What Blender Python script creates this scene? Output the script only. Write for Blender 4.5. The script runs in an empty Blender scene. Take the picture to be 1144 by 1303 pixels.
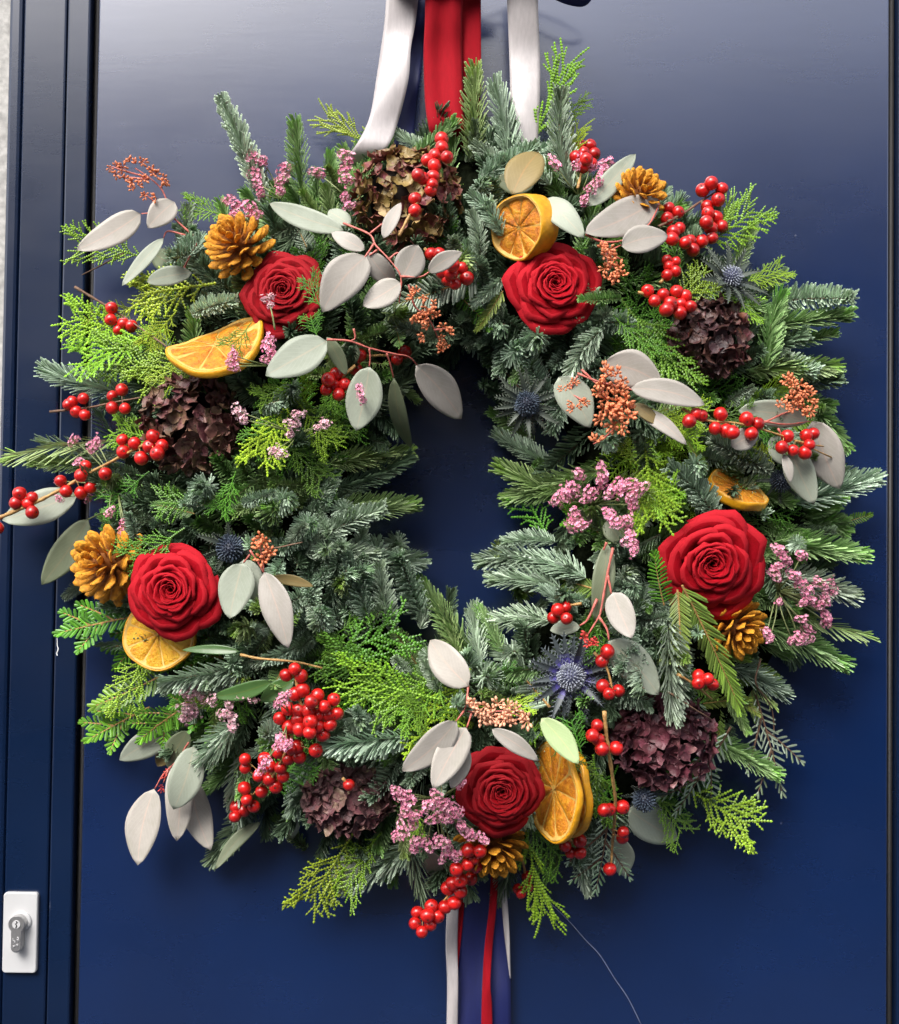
import bpy, math, random
from mathutils import Vector, Matrix, noise as mnoise
R = math.radians
rnd = random.Random(7)
scene = bpy.context.scene
COL = scene.collection

# ------------------------------------------------------------------ camera
W0, H0, FPX, DIST = 1144.0, 1303.0, 1634.0, 1.0
CAMR = (Matrix.Rotation(R(90 + 1.7), 4, 'X') @ Matrix.Rotation(R(0.72), 4, 'Z'))
CAML = Vector((0.0, -DIST, 0.0))
cam_d = bpy.data.cameras.new('camera'); cam = bpy.data.objects.new('camera', cam_d); COL.objects.link(cam)
cam.matrix_world = Matrix.Translation(CAML) @ CAMR
cam_d.sensor_fit = 'HORIZONTAL'; cam_d.sensor_width = 36.0; cam_d.lens = 36.0 * FPX / W0
cam_d.clip_start = 0.02; cam_d.clip_end = 500
scene.camera = cam

# ------------------------------------------------------------------ world and sun (soft, bright overcast day)
SUN_EL, SUN_AZ = R(46), R(-28)          # azimuth measured from straight in front of the door towards the left
world = bpy.data.worlds.new('World'); scene.world = world; world.use_nodes = True
nt = world.node_tree; nt.nodes.clear()
sky = nt.nodes.new('ShaderNodeTexSky'); sky.sky_type = 'NISHITA'; sky.sun_disc = False
sky.sun_elevation = SUN_EL; sky.sun_rotation = R(180) - SUN_AZ
sky.air_density = 1.0; sky.dust_density = 3.0; sky.ozone_density = 1.0
bw = nt.nodes.new('ShaderNodeRGBToBW')
mixw = nt.nodes.new('ShaderNodeMix'); mixw.data_type = 'RGBA'; mixw.inputs[0].default_value = 0.72
warm = nt.nodes.new('ShaderNodeMix'); warm.data_type = 'RGBA'; warm.blend_type = 'MULTIPLY'; warm.inputs[0].default_value = 1.0
warm.inputs[7].default_value = (1.0, 0.985, 0.98, 1)
bg = nt.nodes.new('ShaderNodeBackground'); bg.inputs['Strength'].default_value = 0.15
outw = nt.nodes.new('ShaderNodeOutputWorld')
nt.links.new(sky.outputs[0], bw.inputs[0]); nt.links.new(sky.outputs[0], mixw.inputs[6]); nt.links.new(bw.outputs[0], warm.inputs[6])
nt.links.new(warm.outputs[2], mixw.inputs[7]); nt.links.new(mixw.outputs[2], bg.inputs[0]); nt.links.new(bg.outputs[0], outw.inputs[0])
sun_d = bpy.data.lights.new('sun', 'SUN'); sun_d.energy = 1.35; sun_d.angle = R(32); sun_d.color = (1.0, 0.965, 0.92)
sun = bpy.data.objects.new('sun', sun_d); COL.objects.link(sun)
sdir = Vector((math.sin(SUN_AZ) * math.cos(SUN_EL), -math.cos(SUN_AZ) * math.cos(SUN_EL), math.sin(SUN_EL)))
sun.rotation_euler = sdir.to_track_quat('Z', 'Y').to_euler(); sun.location = sdir * 5
scene.view_settings.view_transform = 'Standard'; scene.view_settings.look = 'None'
scene.view_settings.exposure = 1.38; scene.view_settings.gamma = 1.0
scene.view_settings.use_curve_mapping = False
scene.cycles.max_bounces = 6

# ------------------------------------------------------------------ helpers
def P(px, py, d=0.0):
    """the point of the photograph's pixel (px, py) at a distance d in front of the door face"""
    v = CAMR.to_3x3() @ Vector(((px - W0 / 2) / FPX, -(py - H0 / 2) / FPX, -1.0))
    return CAML + v * ((DIST - d) / v.y)
def U(d): return (DIST - d) / FPX        # metres per pixel at depth d
u = U(0.07)

RCX, RCY = 592, 640
def ringpar(px, py):
    a = math.atan2(py - RCY, px - RCX)
    r = math.hypot(px - RCX, py - RCY)
    ri = 1.0 / math.sqrt((math.cos(a) / 98) ** 2 + (math.sin(a) / 165) ** 2)
    ro = 478
    return a, r, ri, ro, (r - ri) / (ro - ri)
def D(px, py):
    s = ringpar(px, py)[4]
    s = min(0.999, max(0.0, s))
    return 0.012 + 0.072 * math.sin(math.pi * s ** 0.85) ** 0.65

class MB:
    def __init__(s): s.v, s.f, s.c, s.m, s.uv = [], [], [], [], {}
    def add(s, vs, fs, col=(1, 1, 1), mi=0, cols=None):
        b = len(s.v); s.v.extend(vs)
        for k, f in enumerate(fs):
            s.f.append(tuple(b + i for i in f)); s.m.append(mi)
            s.c.append(cols[k] if cols else col)
    def build(s, name, mats, smooth=True, uvs=None):
        me = bpy.data.meshes.new(name); me.from_pydata([tuple(v) for v in s.v], [], s.f)
        for m in (mats if isinstance(mats, (list, tuple)) else [mats]): me.materials.append(m)
        me.polygons.foreach_set('material_index', s.m)
        me.polygons.foreach_set('use_smooth', [smooth] * len(s.f))
        ca = me.color_attributes.new('Col', 'FLOAT_COLOR', 'CORNER')
        buf = []
        for f, c in zip(s.f, s.c):
            c4 = (c[0], c[1], c[2], 1.0)
            for _ in f: buf.extend(c4)
        ca.data.foreach_set('color', buf)
        if uvs is not None:
            l = me.uv_layers.new(name='UVMap'); b = []
            for f in s.f:
                for i in f: b.extend(uvs[i])
            l.data.foreach_set('uv', b)
        me.update(); return me

def thing(name, loc, label, cat, group=None, kind=None):
    o = bpy.data.objects.new(name, None); o.empty_display_size = 0.02; COL.objects.link(o); o.location = loc
    o['label'] = label; o['category'] = cat
    if group: o['group'] = group
    if kind: o['kind'] = kind
    return o
def place(name, me, parent=None, M=None, label=None, kind=None, solid=None):
    o = bpy.data.objects.new(name, me); COL.objects.link(o)
    M = M or Matrix.Identity(4)
    if parent is not None:
        o.parent = parent
        pw = Matrix.Translation(parent.location) if parent.parent is None else (Matrix.Translation(parent.parent.location) @ parent.matrix_basis)
        o.matrix_basis = pw.inverted() @ M
    else: o.matrix_basis = M
    if label: o['label'] = label
    if kind: o['kind'] = kind
    if solid:
        md = o.modifiers.new('thickness', 'SOLIDIFY'); md.thickness = solid; md.offset = 0
    return o
def frame(origin, yaxis, zhint):
    y = yaxis.normalized(); x = y.cross(zhint)
    if x.length < 1e-5: x = y.cross(Vector((1, 0, .1)))
    x.normalize(); z = x.cross(y)
    return Matrix.Translation(origin) @ Matrix((x, y, z)).transposed().to_4x4()
OUT = Vector((0, -1, 0))
def face(px, py, d, tiltx=0, tilty=0, spin=0, s=1.0):
    """local +Z out of the door, +Y up; tilts and spin in degrees"""
    return (Matrix.Translation(P(px, py, d)) @ Matrix.Rotation(R(90), 4, 'X') @ Matrix.Rotation(R(tiltx), 4, 'X')
            @ Matrix.Rotation(R(tilty), 4, 'Y') @ Matrix.Rotation(R(spin), 4, 'Z') @ Matrix.Scale(s, 4))
def tube(mb, pts, rads, n=6, col=(1, 1, 1), mi=0, cap=True):
    pts = [Vector(p) for p in pts]
    if not isinstance(rads, (list, tuple)): rads = [rads] * len(pts)
    vs, fs = [], []
    ref = Vector((0.13, 0.21, 0.97))
    for i, p in enumerate(pts):
        t = (pts[min(i + 1, len(pts) - 1)] - pts[max(i - 1, 0)])
        if t.length < 1e-9: t = Vector((0, 1, 0))
        t.normalize(); a = t.cross(ref)
        if a.length < 1e-3: a = t.cross(Vector((1, 0, 0)))
        a.normalize(); b = t.cross(a)
        for k in range(n):
            w = 2 * math.pi * k / n
            vs.append(p + (a * math.cos(w) + b * math.sin(w)) * rads[i])
    for i in range(len(pts) - 1):
        for k in range(n):
            fs.append((i * n + k, i * n + (k + 1) % n, (i + 1) * n + (k + 1) % n, (i + 1) * n + k))
    if cap:
        fs.append(tuple(range(n - 1, -1, -1))); fs.append(tuple((len(pts) - 1) * n + k for k in range(n)))
    mb.add(vs, fs, col, mi)
def smoothpath(pts, k=5):
    pts = [Vector(p) for p in pts]
    if len(pts) < 3: return [pts[0].lerp(pts[-1], i / k) for i in range(k + 1)]
    out = []
    q = [pts[0] * 2 - pts[1]] + pts + [pts[-1] * 2 - pts[-2]]
    for i in range(1, len(q) - 2):
        for j in range(k):
            t = j / k; a, b, c, d = q[i - 1], q[i], q[i + 1], q[i + 2]
            out.append(0.5 * ((2 * b) + (c - a) * t + (2 * a - 5 * b + 4 * c - d) * t * t + (3 * b - a - 3 * c + d) * t ** 3))
    out.append(pts[-1]); return out
def box(mb, x0, x1, y0, y1, z0, z1, bev=0.0, col=(1, 1, 1), mi=0):
    """upright box, its front (y0) edges chamfered by bev"""
    b = bev
    prof = [(x0, y1), (x0, y0 + b), (x0 + b * .3, y0 + b * .3), (x0 + b, y0), (x1 - b, y0), (x1 - b * .3, y0 + b * .3), (x1, y0 + b), (x1, y1)] if b else [(x0, y1), (x0, y0), (x1, y0), (x1, y1)]
    n = len(prof)
    vs = [Vector((x, y, z0)) for x, y in prof] + [Vector((x, y, z1)) for x, y in prof]
    fs = [(i, (i + 1) % n, n + (i + 1) % n, n + i) for i in range(n)] + [tuple(range(n - 1, -1, -1)), tuple(range(n, 2 * n))]
    mb.add(vs, fs, col, mi)

# ------------------------------------------------------------------ materials
def nodes(name):
    m = bpy.data.materials.new(name); m.use_nodes = True
    t = m.node_tree; return m, t, t.nodes['Principled BSDF']
def N(t, kind, **kw):
    n = t.nodes.new(kind)
    for k, v in kw.items(): setattr(n, k, v)
    return n
def mixc(t, fac, a, b, mode='MIX'):
    n = N(t, 'ShaderNodeMix', data_type='RGBA', blend_type=mode)
    for s, val in ((0, fac), (6, a), (7, b)):
        if hasattr(val, 'is_output') or isinstance(val, bpy.types.NodeSocket): t.links.new(val, n.inputs[s])
        else: n.inputs[s].default_value = val if s == 0 else (*val, 1)
    return n.outputs[2]
def noisetex(t, scale, detail=3, rough=0.5, coord='Object', sc=None):
    c = N(t, 'ShaderNodeTexCoord'); n = N(t, 'ShaderNodeTexNoise')
    n.inputs['Scale'].default_value = scale; n.inputs['Detail'].default_value = detail; n.inputs['Roughness'].default_value = rough
    if sc:
        mp = N(t, 'ShaderNodeMapping'); mp.inputs['Scale'].default_value = sc
        t.links.new(c.outputs[coord], mp.inputs[0]); t.links.new(mp.outputs[0], n.inputs[0])
    else: t.links.new(c.outputs[coord], n.inputs[0])
    return n.outputs[0]
def ramp(t, src, stops):
    r = N(t, 'ShaderNodeValToRGB'); e = r.color_ramp.elements
    while len(e) < len(stops): e.new(0.5)
    for k, (p, c) in enumerate(stops):
        e[k].position = p; e[k].color = (*c, 1) if len(c) == 3 else c
    t.links.new(src, r.inputs[0]); return r.outputs[0]
def bump(t, b, src, strength, dist=0.001):
    n = N(t, 'ShaderNodeBump'); n.inputs['Strength'].default_value = strength; n.inputs['Distance'].default_value = dist
    t.links.new(src, n.inputs['Height']); t.links.new(n.outputs[0], b.inputs['Normal']); return n
def simple(name, col, rough=0.5, var=0.15, nscale=200, bstr=0.0, objvar=0.0, useattr=False, **kw):
    """colour x vertex colour x fine noise x a little variation from object to object"""
    m, t, b = nodes(name)
    c = col
    nz = noisetex(t, nscale)
    lo = tuple(x * (1 - var) for x in col); hi = tuple(min(1, x * (1 + var)) for x in col)
    out = ramp(t, nz, [(0.3, lo), (0.7, hi)])
    if useattr:
        a = N(t, 'ShaderNodeVertexColor', layer_name='Col'); out = mixc(t, 1.0, out, a.outputs[0], 'MULTIPLY')
    if objvar:
        oi = N(t, 'ShaderNodeObjectInfo')
        hs = N(t, 'ShaderNodeHueSaturation'); mr = N(t, 'ShaderNodeMapRange')
        mr.inputs[3].default_value = 1 - objvar; mr.inputs[4].default_value = 1 + objvar
        t.links.new(oi.outputs['Random'], mr.inputs[0]); t.links.new(mr.outputs[0], hs.inputs['Value']); t.links.new(out, hs.inputs['Color'])
        out = hs.outputs[0]
    t.links.new(out, b.inputs['Base Color']); b.inputs['Roughness'].default_value = rough
    if bstr: bump(t, b, nz, bstr)
    for k, v in kw.items(): b.inputs[k.replace('_', ' ')].default_value = v   # extra Principled settings
    return m

M = {}
M['stem'] = simple('bark_stem', (0.23, 0.13, 0.06), 0.7, .3, 400, .3)
M['tan_stem'] = simple('tan_twig', (0.42, 0.24, 0.08), 0.6, .35, 500, .5)
M['brown_stem'] = simple('brown_twig', (0.16, 0.09, 0.055), 0.7, .3, 500, .4)
M['red_stem'] = simple('red_stem', (0.50, 0.13, 0.10), 0.45, .25, 300)
M['green_stem'] = simple('green_stem', (0.20, 0.24, 0.09), 0.5, .25, 300)
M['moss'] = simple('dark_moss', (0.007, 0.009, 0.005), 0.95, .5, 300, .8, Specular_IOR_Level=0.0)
M['berry'] = simple('berry_skin', (0.50, 0.010, 0.008), 0.30, .30, 260, .05, .24, Coat_Weight=0.25, Coat_Roughness=0.15, Subsurface_Weight=0.0)
M['calyx'] = simple('berry_calyx', (0.06, 0.02, 0.012), 0.7)
M['cone'] = simple('painted_cone_scale', (0.58, 0.245, 0.010), 0.78, .35, 420, .9, .12, True)
M['conecore'] = simple('cone_core', (0.20, 0.07, 0.012), 0.9, .3, 300, .5)

def fir_mat(name, green, silver, k):
    m, t, b = nodes(name)
    a = N(t, 'ShaderNodeVertexColor', layer_name='Col'); sp = N(t, 'ShaderNodeSeparateColor'); t.links.new(a.outputs[0], sp.inputs[0])
    ml = N(t, 'ShaderNodeMath', operation='MULTIPLY'); ml.inputs[1].default_value = k; t.links.new(sp.outputs[0], ml.inputs[0])
    c = mixc(t, ml.outputs[0], green, silver)
    tipc = tuple(min(1, g * 2.4 + o) for g, o in zip(green, (0.05, 0.07, 0.0)))
    c = mixc(t, sp.outputs[2], c, tipc)
    oi = N(t, 'ShaderNodeObjectInfo'); hs = N(t, 'ShaderNodeHueSaturation')
    mr = N(t, 'ShaderNodeMapRange'); mr.inputs[3].default_value = 0.78; mr.inputs[4].default_value = 1.32
    t.links.new(oi.outputs['Random'], mr.inputs[0])
    mv = N(t, 'ShaderNodeMath', operation='MULTIPLY'); t.links.new(mr.outputs[0], mv.inputs[0])
    mg = N(t, 'ShaderNodeMapRange'); mg.inputs[3].default_value = 0.75; mg.inputs[4].default_value = 1.25
    t.links.new(sp.outputs[1], mg.inputs[0]); t.links.new(mg.outputs[0], mv.inputs[1])
    t.links.new(mv.outputs[0], hs.inputs['Value'])
    fr = N(t, 'ShaderNodeMath', operation='MULTIPLY'); fr.inputs[1].default_value = 7.31
    fq = N(t, 'ShaderNodeMath', operation='FRACT'); t.links.new(oi.outputs['Random'], fr.inputs[0]); t.links.new(fr.outputs[0], fq.inputs[0])
    mh = N(t, 'ShaderNodeMapRange'); mh.inputs[3].default_value = 0.462; mh.inputs[4].default_value = 0.510
    t.links.new(fq.outputs[0], mh.inputs[0]); t.links.new(mh.outputs[0], hs.inputs['Hue'])
    t.links.new(c, hs.inputs['Color']); t.links.new(hs.outputs[0], b.inputs['Base Color'])
    b.inputs['Roughness'].default_value = 0.42
    return m
M['fir_silver'] = fir_mat('silvery_fir_needle', (0.018, 0.062, 0.016), (0.58, 0.73, 0.56), 1.0)
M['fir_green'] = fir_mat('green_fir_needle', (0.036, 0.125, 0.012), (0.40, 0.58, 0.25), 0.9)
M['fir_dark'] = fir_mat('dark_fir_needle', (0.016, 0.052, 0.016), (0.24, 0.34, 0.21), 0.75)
M['yew'] = fir_mat('bright_green_needle', (0.060, 0.19, 0.012), (0.14, 0.31, 0.04), 0.7)
M['spruce'] = fir_mat('yellow_green_needle', (0.10, 0.19, 0.025), (0.26, 0.33, 0.08), 0.7)
M['cyp_bright'] = fir_mat('bright_cypress_scale', (0.12, 0.26, 0.010), (0.28, 0.46, 0.030), 0.9)
M['cyp_green'] = fir_mat('green_cypress_scale', (0.040, 0.145, 0.010), (0.11, 0.29, 0.026), 0.9)

def leaf_mat(name, col, back, rough=0.58, vein=0.32):
    m, t, b = nodes(name)
    uv = N(t, 'ShaderNodeTexCoord'); sp = N(t, 'ShaderNodeSeparateXYZ'); t.links.new(uv.outputs['UV'], sp.inputs[0])
    # midrib at u = 0.5; side veins slanting from it
    ab = N(t, 'ShaderNodeMath', operation='SUBTRACT'); ab.inputs[1].default_value = 0.5; t.links.new(sp.outputs[0], ab.inputs[0])
    a2 = N(t, 'ShaderNodeMath', operation='ABSOLUTE'); t.links.new(ab.outputs[0], a2.inputs[0])
    rib = ramp(t, a2.outputs[0], [(0.0, (1, 1, 1)), (0.035, (0, 0, 0))])
    sl = N(t, 'ShaderNodeMath', operation='MULTIPLY_ADD'); sl.inputs[1].default_value = -0.9
    t.links.new(a2.outputs[0], sl.inputs[0]); t.links.new(sp.outputs[1], sl.inputs[2])
    sn = N(t, 'ShaderNodeMath', operation='MULTIPLY'); sn.inputs[1].default_value = 60; t.links.new(sl.outputs[0], sn.inputs[0])
    s2 = N(t, 'ShaderNodeMath', operation='SINE'); t.links.new(sn.outputs[0], s2.inputs[0])
    veins = ramp(t, s2.outputs[0], [(0.88, (0, 0, 0)), (1.0, (1, 1, 1))])
    nz = noisetex(t, 45, 4, .6); nf = noisetex(t, 900, 2)
    base = ramp(t, nz, [(0.26, (col[0] * .82, col[1] * .85, col[2] * .78)), (0.5, col), (0.70, tuple(min(1, x * 1.12) for x in col))])
    base = mixc(t, ramp(t, nf, [(0.60, (0, 0, 0)), (0.76, (.5, .5, .5))]), base, tuple(x * .8 for x in col))
    f1 = N(t, 'ShaderNodeMath', operation='MULTIPLY'); f1.inputs[1].default_value = vein; t.links.new(veins, f1.inputs[0])
    base = mixc(t, f1.outputs[0], base, tuple(min(1, x * 1.25 + .03) for x in col))
    f2 = N(t, 'ShaderNodeMath', operation='MULTIPLY'); f2.inputs[1].default_value = 0.6; t.links.new(rib, f2.inputs[0])
    base = mixc(t, f2.outputs[0], base, (min(1, col[0] * 1.3 + .05), min(1, col[1] * 1.1), col[2]))
    ge = N(t, 'ShaderNodeNewGeometry')
    base = mixc(t, ge.outputs['Backfacing'], base, back)
    oi = N(t, 'ShaderNodeObjectInfo'); hs = N(t, 'ShaderNodeHueSaturation'); mr = N(t, 'ShaderNodeMapRange')
    mr.inputs[3].default_value = 0.86; mr.inputs[4].default_value = 1.1
    t.links.new(oi.outputs['Random'], mr.inputs[0]); t.links.new(mr.outputs[0], hs.inputs['Value']); t.links.new(base, hs.inputs['Color'])
    t.links.new(hs.outputs[0], b.inputs['Base Color']); b.inputs['Roughness'].default_value = rough
    b.inputs['Subsurface Weight'].default_value = 0.0
    bump(t, b, nz, 0.18, 0.003)
    return m
M['leaf_pale'] = leaf_mat('pale_pinkish_leaf', (0.365, 0.335, 0.295), (0.27, 0.25, 0.22))
M['leaf_sage'] = leaf_mat('sage_leaf', (0.29, 0.32, 0.25), (0.21, 0.23, 0.18))
M['leaf_olive'] = leaf_mat('olive_grey_leaf', (0.135, 0.16, 0.09), (0.16, 0.18, 0.11))
M['leaf_tan'] = leaf_mat('tan_leaf', (0.21, 0.155, 0.055), (0.18, 0.15, 0.07))
M['leaf_green'] = leaf_mat('green_leaf', (0.055, 0.12, 0.03), (0.06, 0.12, 0.04), 0.35)
M['leaf_lime'] = leaf_mat('pale_green_leaf', (0.33, 0.43, 0.20), (0.3, 0.38, 0.2))

# ------------------------------------------------------------------ plant pieces (lengths in photo pixels, turned to metres by u)
def needle(mb, p, d, up, ln, wd, g, tip=0.0, silver=1.0, curve=0.15):
    """a flat needle with two pale and two green faces; Col = (silverness, grade, yellow tip)"""
    d = d.normalized(); s = d.cross(up)
    if s.length < 1e-4: s = d.cross(Vector((1, 0, 0)))
    s.normalize(); n = s.cross(d)
    m = p + d * ln * 0.55 + up * ln * curve * 0.35; e = p + d * ln * 0.97 + up * ln * curve
    h = wd * 0.5; t = wd * 0.20; k = .72; e0 = e - d * ln * .05
    vs = [p + s * h * .6, p + n * t, p - s * h * .6, p - n * t, m + s * h, m + n * t, m - s * h, m - n * t, e0 + s * h * k, e0 + n * t * k, e0 - s * h * k, e0 - n * t * k, e]
    fs = [(0, 1, 5, 4), (1, 2, 6, 5), (2, 3, 7, 6), (4, 5, 9, 8), (5, 6, 10, 9), (6, 7, 11, 10), (8, 9, 12), (9, 10, 12)]
    a = (silver, g, tip); b_ = (silver * .45, g, tip); c = (silver * .8, g, tip)
    mb.add(vs, fs, cols=[a, b_, c, a, b_, c, a, b_])

def fir_mesh(seed, mat, L=100, nl=22, wd=3.0, step=3.3, arc=115, per=4, bend=0.15, silver=1.0, twist=0.0, lean=(64, 34), tipy=0.0, name='fir_sprig', stemr=1.3, stemmat='brown_stem'):
    r = random.Random(seed); mb = MB()
    bz = r.uniform(-bend, bend) + bend * .6; bx = r.uniform(-bend, bend)
    def pt(t): return Vector((bx * L * t * t, L * t, bz * L * t * t))
    n = int(L / step)
    for i in range(n + 3):
        t = min(1.0, i / n); p = pt(t); tan = (pt(min(1, t + .02)) - pt(t - .02)).normalized()
        side = tan.cross(Vector((0, 0, 1))).normalized(); up = side.cross(tan)
        for k in range(per):
            ph = R(-arc + (2 * arc) * (k + r.uniform(0.1, .9)) / per + twist * i)
            rad = side * math.sin(ph) + up * math.cos(ph)
            an = R(lean[0] + (lean[1] - lean[0]) * t ** 2.2 + r.uniform(-9, 9))
            d = tan * math.cos(an) + rad * math.sin(an) + up * 0.12
            ln = nl * (1.0 - 0.20 * t ** 3) * (0.55 + 0.45 * min(1, t * 5)) * r.uniform(.85, 1.12)
            mb_d = d.normalized()
            needle(mb, p * u, mb_d, (up * .8 + tan * .5).normalized(), ln * u, wd * u * r.uniform(.85, 1.1), r.random(),
                   tip=(tipy if t > .9 else 0) * r.random(), silver=silver * r.uniform(.6, 1.0), curve=.30)
    s = MB.__new__(MB); s.__init__()
    tube(mb, [pt(i / 8) * u for i in range(9)], [stemr * u * (1 - .5 * i / 8) for i in range(9)], 5, (0, 0, 0), 1)
    for k in range(11):                                  # a rosette of needles closes the tip
        w = k * 2.4; el = .25 + .5 * (k % 3) / 2; tn = (pt(1) - pt(.97)).normalized()
        dd = (tn * math.cos(el) + Vector((math.cos(w), 0, math.sin(w))) * math.sin(el)); needle(mb, pt(1.0) * u, dd, Vector((0, 0, 1)), nl * .62 * u * r.uniform(.85, 1.1), wd * u, r.random(), tip=tipy * r.random(), silver=silver * r.uniform(.5, 1))
    for _ in range(3):                                   # the buds at the tip
        q = pt(1.0) + Vector((r.uniform(-1, 1), 1.5, r.uniform(-1, 1))); tube(mb, [q * u, (q + Vector((0, 4, 0))) * u], [1.2 * u, .4 * u], 5, (0, 0, 0), 1)
    return mb.build(name, [M[mat], M[stemmat]], smooth=False)

def flat_mesh(seed, mat, L=100, nl=20, wd=4.0, step=5.0, silver=.4, name='fir_sprig', sub=0, stemmat='tan_stem', lean=62, tipy=.5):
    """yew or hemlock like twig: needles in two flat rows"""
    r = random.Random(seed); mb = MB()
    def twig(o, a, L, lev):
        d0 = Vector((math.sin(a), math.cos(a), 0)); cz = r.uniform(-.06, .1)
        f = lambda t: o + d0 * L * t + Vector((0, 0, cz * L * t * t)) + Vector((math.cos(a), -math.sin(a), 0)) * (0.06 * L * t * t * (1 if seed % 2 else -1))
        n = int(L / step)
        for i in range(1, n + 1):
            t = i / n; p = f(t); tan = (f(t) - f(t - .05)).normalized(); side = tan.cross(Vector((0, 0, 1))).normalized()
            for s in (-1, 1):
                an = R(lean + (18 - lean) * t ** 4 + r.uniform(-7, 7))
                d = tan * math.cos(an) + side * s * math.sin(an) + Vector((0, 0, r.uniform(-.05, .28)))
                needle(mb, p * u, d, Vector((0, 0, 1)), nl * u * (1 - .45 * t ** 3) * r.uniform(.85, 1.1) * (1 if lev == 0 else .8), wd * u, r.random(), tip=tipy * r.random() if t > .6 else 0, silver=silver, curve=r.uniform(-.05, .18))
        tube(mb, [f(i / 6) * u for i in range(7)], [1.5 * u * (1 - .6 * i / 6) for i in range(7)], 5, (0, 0, 0), 1)
        if lev < sub:
            for k, s in ((.25, 1), (.4, -1), (.58, 1)):
                twig(f(k), a + s * R(38), L * (.62 - .3 * k), lev + 1)
    twig(Vector((0, 0, 0)), 0, L, 0)
    return mb.build(name, [M[mat], M[stemmat]], smooth=False)

def cypress_mesh(seed, mat, L=110, spread=42, dens=1.0, droop=.1, name='cypress_sprig'):
    r = random.Random(seed); mb = MB()
    def seg(p, d, up, ln, w, g, tip):
        s = d.cross(up).normalized(); n = s.cross(d)
        a, m, e = p - d * ln * .15, p + d * ln * .45, p + d * ln * 1.12
        vs = [a, m + s * w, m + n * w * .55, m - s * w, m - n * w * .55, e]
        fs = [(0, 2, 1), (0, 3, 2), (0, 4, 3), (0, 1, 4), (5, 1, 2), (5, 2, 3), (5, 3, 4), (5, 4, 1)]
        mb.add(vs, fs, cols=[(.9 if k in (0, 4) else .2, g, tip) for k in range(8)])
    def branch(p, a, L, lev, z):
        n = max(3, int(L / 3.6)); curve = r.uniform(-.012, .012) * (1 + lev)
        side = 1
        for i in range(n):
            a += curve + r.uniform(-.03, .03); z += -droop * .004
            d = Vector((math.sin(a), math.cos(a), z)).normalized()
            w = (2.3 if lev == 0 else 2.1 if lev == 1 else 1.9) * (1.0 if i < n - 2 else .75)
            seg(p * u, d, Vector((0, 0, 1)), 3.7 * u, w * u, r.random(), 0.9 * max(0, (i / n - .55)) * (lev > 0))
            p = p + d * 3.6
            if lev < 2 and i > (2 if lev == 0 else 1) and i < n - 2 and r.random() < (.74 if lev == 0 else .40) * dens:
                rest = (n - i) / n
                ln = (L * .44 * math.sin(math.pi * min(1, .18 + .82 * rest)) ** .8 + 5) if lev == 0 else L * .42 * rest + 5
                branch(p, a + side * R(spread + r.uniform(-8, 8)), ln, lev + 1, z + r.uniform(-.1, .12)); side = -side
    branch(Vector((0, 0, 0)), 0, L, 0, 0.05)
    return mb.build(name, [M[mat]], smooth=False)

FIR = {
 'silver': [fir_mesh(s, 'fir_silver', L=L, nl=nl, per=pr, arc=ar, bend=b, tipy=.4) for s, L, nl, pr, ar, b in ((1, 90, 23, 6, 105, .18), (2, 80, 21, 7, 120, .3), (3, 100, 25, 6, 95, .12), (4, 70, 20, 7, 125, .35))],
 'green': [fir_mesh(s, 'fir_green', L=L, nl=nl, per=pr, arc=ar, bend=b, tipy=.8, wd=2.8, step=3.0) for s, L, nl, pr, ar, b in ((11, 95, 22, 5, 100, .2), (12, 80, 19, 6, 120, .3), (13, 105, 24, 5, 85, .1))],
 'dark': [fir_mesh(s, 'fir_dark', L=L, nl=nl, per=pr, arc=ar, bend=b, wd=2.8, step=2.9) for s, L, nl, pr, ar, b in ((21, 95, 22, 5, 110, .2), (22, 85, 20, 5, 120, .3))],
 'tip': [fir_mesh(s, m_, L=26, nl=20, per=9, arc=178, bend=.3, lean=(84, 30), step=2.6, wd=2.9, tipy=.9, silver=1.0) for s, m_ in ((35, 'fir_silver'), (36, 'fir_silver'), (37, 'fir_green'))],
 'tall': [fir_mesh(31, 'fir_silver', L=130, nl=20, per=7, arc=150, bend=.06, lean=(56, 34), wd=4.4, step=3.6, silver=1.1)],
 'thin': [fir_mesh(41, 'fir_dark', L=110, nl=34, per=2, arc=80, step=5, bend=.1, lean=(38, 12), wd=1.9, tipy=.5), fir_mesh(42, 'fir_green', L=100, nl=32, per=2, arc=85, step=5, bend=.1, lean=(40, 14), wd=1.9, tipy=.6)],
 'yew': [flat_mesh(51, 'yew', L=90, nl=22, wd=4.6, step=6), flat_mesh(52, 'yew', L=80, nl=18, wd=3.8, step=5, sub=1)],
 'comb': [flat_mesh(61, 'fir_silver', L=95, nl=24, wd=3.2, step=3.4, silver=.7, tipy=.3), flat_mesh(62, 'fir_green', L=95, nl=25, wd=3.0, step=3.4, silver=.8, tipy=.5)],
 'spruce': [flat_mesh(71, 'spruce', L=110, nl=22, wd=2.5, step=3.0, stemmat='tan_stem', lean=48, silver=.5)],
 'scrag': [flat_mesh(81, 'fir_silver', L=110, nl=18, wd=2.6, step=7.5, silver=.6, sub=1, stemmat='brown_stem', lean=50)],
 'cyp_bright': [cypress_mesh(s, 'cyp_bright', L=L, spread=sp) for s, L, sp in ((91, 110, 40), (92, 90, 44))],
 'cyp_green': [cypress_mesh(s, 'cyp_green', L=L, spread=sp) for s, L, sp in ((93, 115, 38), (94, 95, 42), (95, 80, 46))],
 'cyp_slim': [cypress_mesh(97, 'cyp_bright', L=110, spread=24, dens=.75)],
}
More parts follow.
